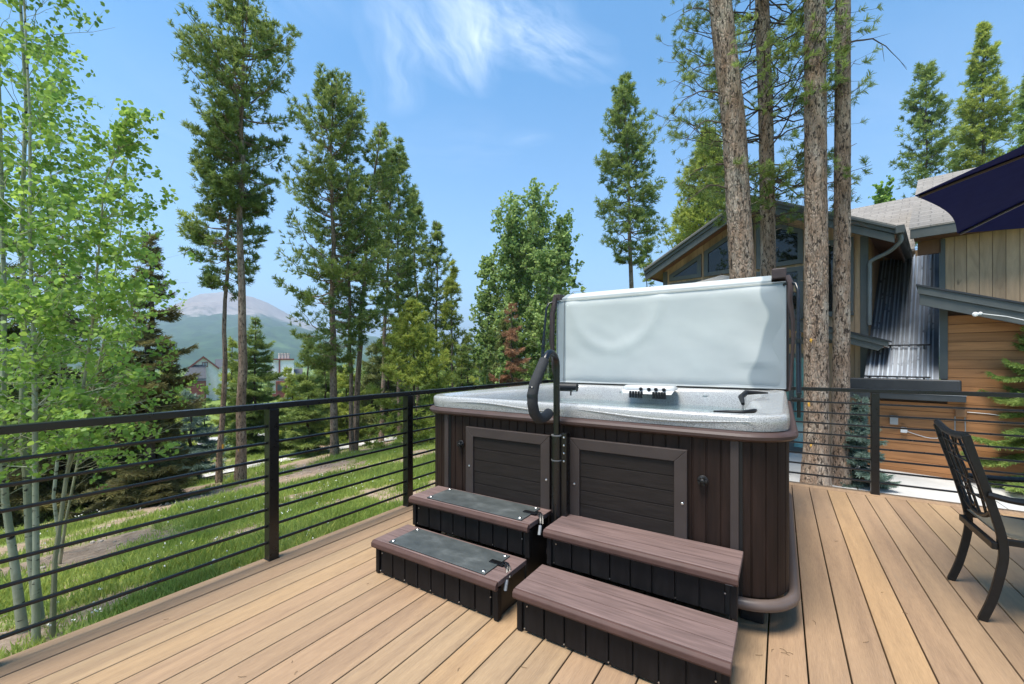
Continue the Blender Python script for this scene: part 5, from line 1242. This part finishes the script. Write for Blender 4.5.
def big_pine(label, path, D, ra, rb_, dead, seed, crownR=0, zc=0, Htot=15, tufts=1.0):
    rs = np.random.default_rng(900+seed); x, y, _ = atd(path[0][0], D)
    root = thing('lodgepole_pine', label, 'pine tree', (x, y, -.72), 0, 'big pine trunks between deck and house')
    pts = [np.array(atd(a, D, b)) for a, b in path]; pts[0][2] = -.78; a, b = pts[-2], pts[-1]
    d = (b-a)/np.linalg.norm(b-a); pts.append(b+d*(Htot-b[2])/max(.5, d[2]))
    z = [p[2] for p in pts]; n = 90; Z = np.concatenate([np.linspace(z[0], 9, 240), np.linspace(9.2, Htot, 20)])
    ctr = [np.array([np.interp(q, z, [p[0] for p in pts]), np.interp(q, z, [p[1] for p in pts]), q]) for q in Z]
    N = 26; rings = []
    for c in ctr:
        q = c[2]; r = np.interp(q, [-.8, -.3, 0, 7.5, Htot], [ra*1.35, ra*1.1, ra, rb_, .02]); ring = []
        for k in range(N):
            t = 2*PI*k/N; e = 1+.05*mnoise.noise(Vector((math.cos(t)*2.2+seed, math.sin(t)*2.2, q*.9)))+.06*mnoise.noise(Vector((math.cos(t)*7, math.sin(t)*7+seed, q*5)))+.03*mnoise.noise(Vector((math.cos(t)*14, math.sin(t)*14+seed, q*14)))
            ring.append((c[0]+r*e*math.cos(t), c[1]+r*e*math.sin(t), q))
        rings.append(ring)
    mb = MB(); mb.loft(rings)
    for (za, az, L, sag) in dead:
        c = np.array([np.interp(za, Z, [p[i] for p in ctr]) for i in range(3)]); dd = np.array([math.cos(az), math.sin(az), .18]); m = 9; ps = []
        for k in range(m+1):
            s = k/m; ps.append(c+dd*L*s+np.array([0, 0, .16*L*math.sin(s*PI*.6)-sag*L*s**2.4])+rs.normal(size=3)*.008*(k > 0))
        lb = MB(); lb.tube(ps, [.014*(1-.85*k/m)*(L/.9)**.5 for k in range(m+1)], 6)
        for j in range(3):
            p = poly_at(ps, .35+.2*j+.1*rs.random()); w = unit(dd+rs.normal(size=3)*.6)*L*.22; w = w+np.array([0, 0, -.1*L])
            lb.tube([p, p+w*.6, p+w], [.004, .003, .0015], 4)
        lb.obj('dead_limb', MT['bark_dark'], root)
    for _ in range(26):                                     # broken stubs
        za = rs.uniform(1.6, 7); az = rs.uniform(0, 2*PI); c = np.array([np.interp(za, Z, [p[i] for p in ctr]) for i in range(3)]); r = rb_*.9
        p = c+np.array([math.cos(az), math.sin(az), 0])*r; mb.tube([p, p+np.array([math.cos(az), math.sin(az), .3])*rs.uniform(.03, .13)], [.008, .003], 5)
    mb.obj('trunk', MT['bark'], root, smooth_=True)
    if crownR:
        mb = MB(); P = []; Dn = []; T = []
        for b in range(int(56*tufts)):
            za = zc+(min(Htot, 10)-zc)*rs.random(); az = rs.random()*2*PI; c = np.array([np.interp(za, Z, [p[i] for p in ctr]) for i in range(3)])
            L = crownR*(.5+.6*rs.random())*min(1, .55+(za-zc)*.35); el = math.radians(rs.normal()*14+8); d = np.array([math.cos(az)*math.cos(el), math.sin(az)*math.cos(el), math.sin(el)])
            ps = [c+d*L*s+np.array([0, 0, -.12*math.sin(s*PI)*L+.12*L*s*s])+rs.normal(size=3)*.03*(s > 0) for s in np.linspace(0, 1, 8)]
            mb.tube(ps, [.015*(1-.8*k/7) for k in range(8)], 5, cap=False); side = unit(np.cross(d, [0, 0, 1]))
            for k in range(13):
                s = .32+.68*(k+rs.random())/13; p = poly_at(ps, s); sl = (1.15-s)*L*.5*(.3+rs.random()); sg = rs.choice([-1, 1]); q = p+side*sg*sl+d*sl*.6+rs.normal(size=3)*.05
                mb.tube([p, (p+q)/2+np.array([0, 0, -.02]), q], [.004, .003, .002], 3, cap=False)
                for c_ in range(1+int(rs.random()*2.6)):
                    f = 1-.35*c_; pp = p*(1-f)+q*f; P.append(pp); Dn.append(unit(q-p+np.array([0, 0, .5*sl])+rs.normal(size=3)*.1*sl)); T.append(.45+.15*rs.normal())
        mb.obj('branches', MT['bark_dark'], root)
        V, T = needles(np.array(P), unit(np.array(Dn)), np.array(T), 26, .072, .009, .8, 1.0); soup('crown', V, 4, MT['needle'], root, T)
W2 = math.atan2(math.sin(TH), math.cos(TH))+PI                 # towards the left of the picture
big_pine('thick scarred pine trunk leaning left, leftmost of the four big trunks', [(745, 495), (742, 270), (734, 130), (720, 0)], 6.6, .185, .160, [(3.9, W2+.1, 1.0, .75), (4.3, W2-.2, .9, .7), (4.9, W2+.25, .95, .75), (5.4, W2, 1.1, .8), (5.9, W2-.3, .8, .7), (6.6, W2+.3, .9, .6), (4.6, W2+.5, .6, .5)], 1)
big_pine('slimmer pine trunk with needled branches, second of the four big trunks', [(770, 490), (768, 240), (766, 130), (762, 0)], 7.3, .125, .107, [(3.7, W2+PI, .8, .2), (5.0, W2, .7, .5)], 2, crownR=1.75, zc=3.7, tufts=2.5)
big_pine('straight flaking pine trunk with yellow sap wounds, third of the four big trunks', [(816, 495), (816, 250), (815, 0)], 6.35, .160, .132, [(4.1, W2+.2, .5, .4), (5.6, W2+1.4, .6, .5)], 3)
big_pine('straight narrow pine trunk with dry twigs, fourth of the four big trunks', [(840, 495), (842, 250), (843, 0)], 6.7, .120, .097, [(6.3, W2+PI+.15, 1.2, .55), (5.1, W2+.2, .5, .9), (5.8, W2+.1, .45, .9), (6.4, W2-.1, .5, .8), (3.4, W2+PI, .4, .3)], 4)
def wound(parent, px, py, D, r, w, h, m):
    x, y, z = atd(px, D, py); c = Vector((x, y, z)); v = Vector((-x, -y, 0)).normalized(); s = Vector((-v.y, v.x, 0)); rr = random.Random(px); mb = MB(); P = []
    for k in range(14):
        a = 2*PI*k/14; e = rr.uniform(.6, 1.15); u = math.cos(a)*w*e; q = math.sin(a)*h*e
        P.append(c+s*u+Vector((0, 0, q))+v*(math.sqrt(max(0, r*r-u*u))+.006))
    mb.add([c+v*(r+.014)]+P, [(0, k+1, (k+1) % 14+1) for k in range(14)]); return mb.obj('sap_wound', m, parent)
AMB = simple('amber_resin', (.62, .33, .05), .35, .35, 30, .3)
for o in [k for k in bpy.data.objects if k.parent is None and k.get('label', '').startswith('straight flaking')]:
    for a in ((811, 341, .021, .035), (825, 373, .016, .03), (823, 379, .012, .02), (809, 404, .018, .045), (811, 444, .015, .03)): wound(o, a[0], a[1], 6.35, .148, a[2], a[3], AMB)
for o in [k for k in bpy.data.objects if k.parent is None and k.get('label', '').startswith('tallest lodgepole')]: wound(o, 239, 448, 11, .118, .035, .10, AMB)
for o in [k for k in bpy.data.objects if k.parent is None and k.get('label', '').startswith('thinner pine')]: wound(o, 223, 447, 11.4, .08, .03, .12, AMB)
# small trees beside the patio
r0('blue_spruce', 'small blue green spruce at the foot of the big trunks, before the cedar wall', 'spruce tree', 860, 6.6, 398, .03, 'spruce', .03, .58, seed=70, dens=3.2, tuft=.05, K=12, mat='needle_blue', bark='bark_dark', base_z=-.72)
r0('young_spruce', 'young spruce with bright lime shoots cut by the right frame edge', 'spruce tree', 1046, 6.2, 318, .035, 'spruce', .03, .85, seed=71, dens=1.3, tuft=.055, K=12, mat='needle_lime', bark='bark_dark', base_z=-.72, prof=[(0, 1), (.3, .95), (.6, .7), (.85, .4), (1, .1)])
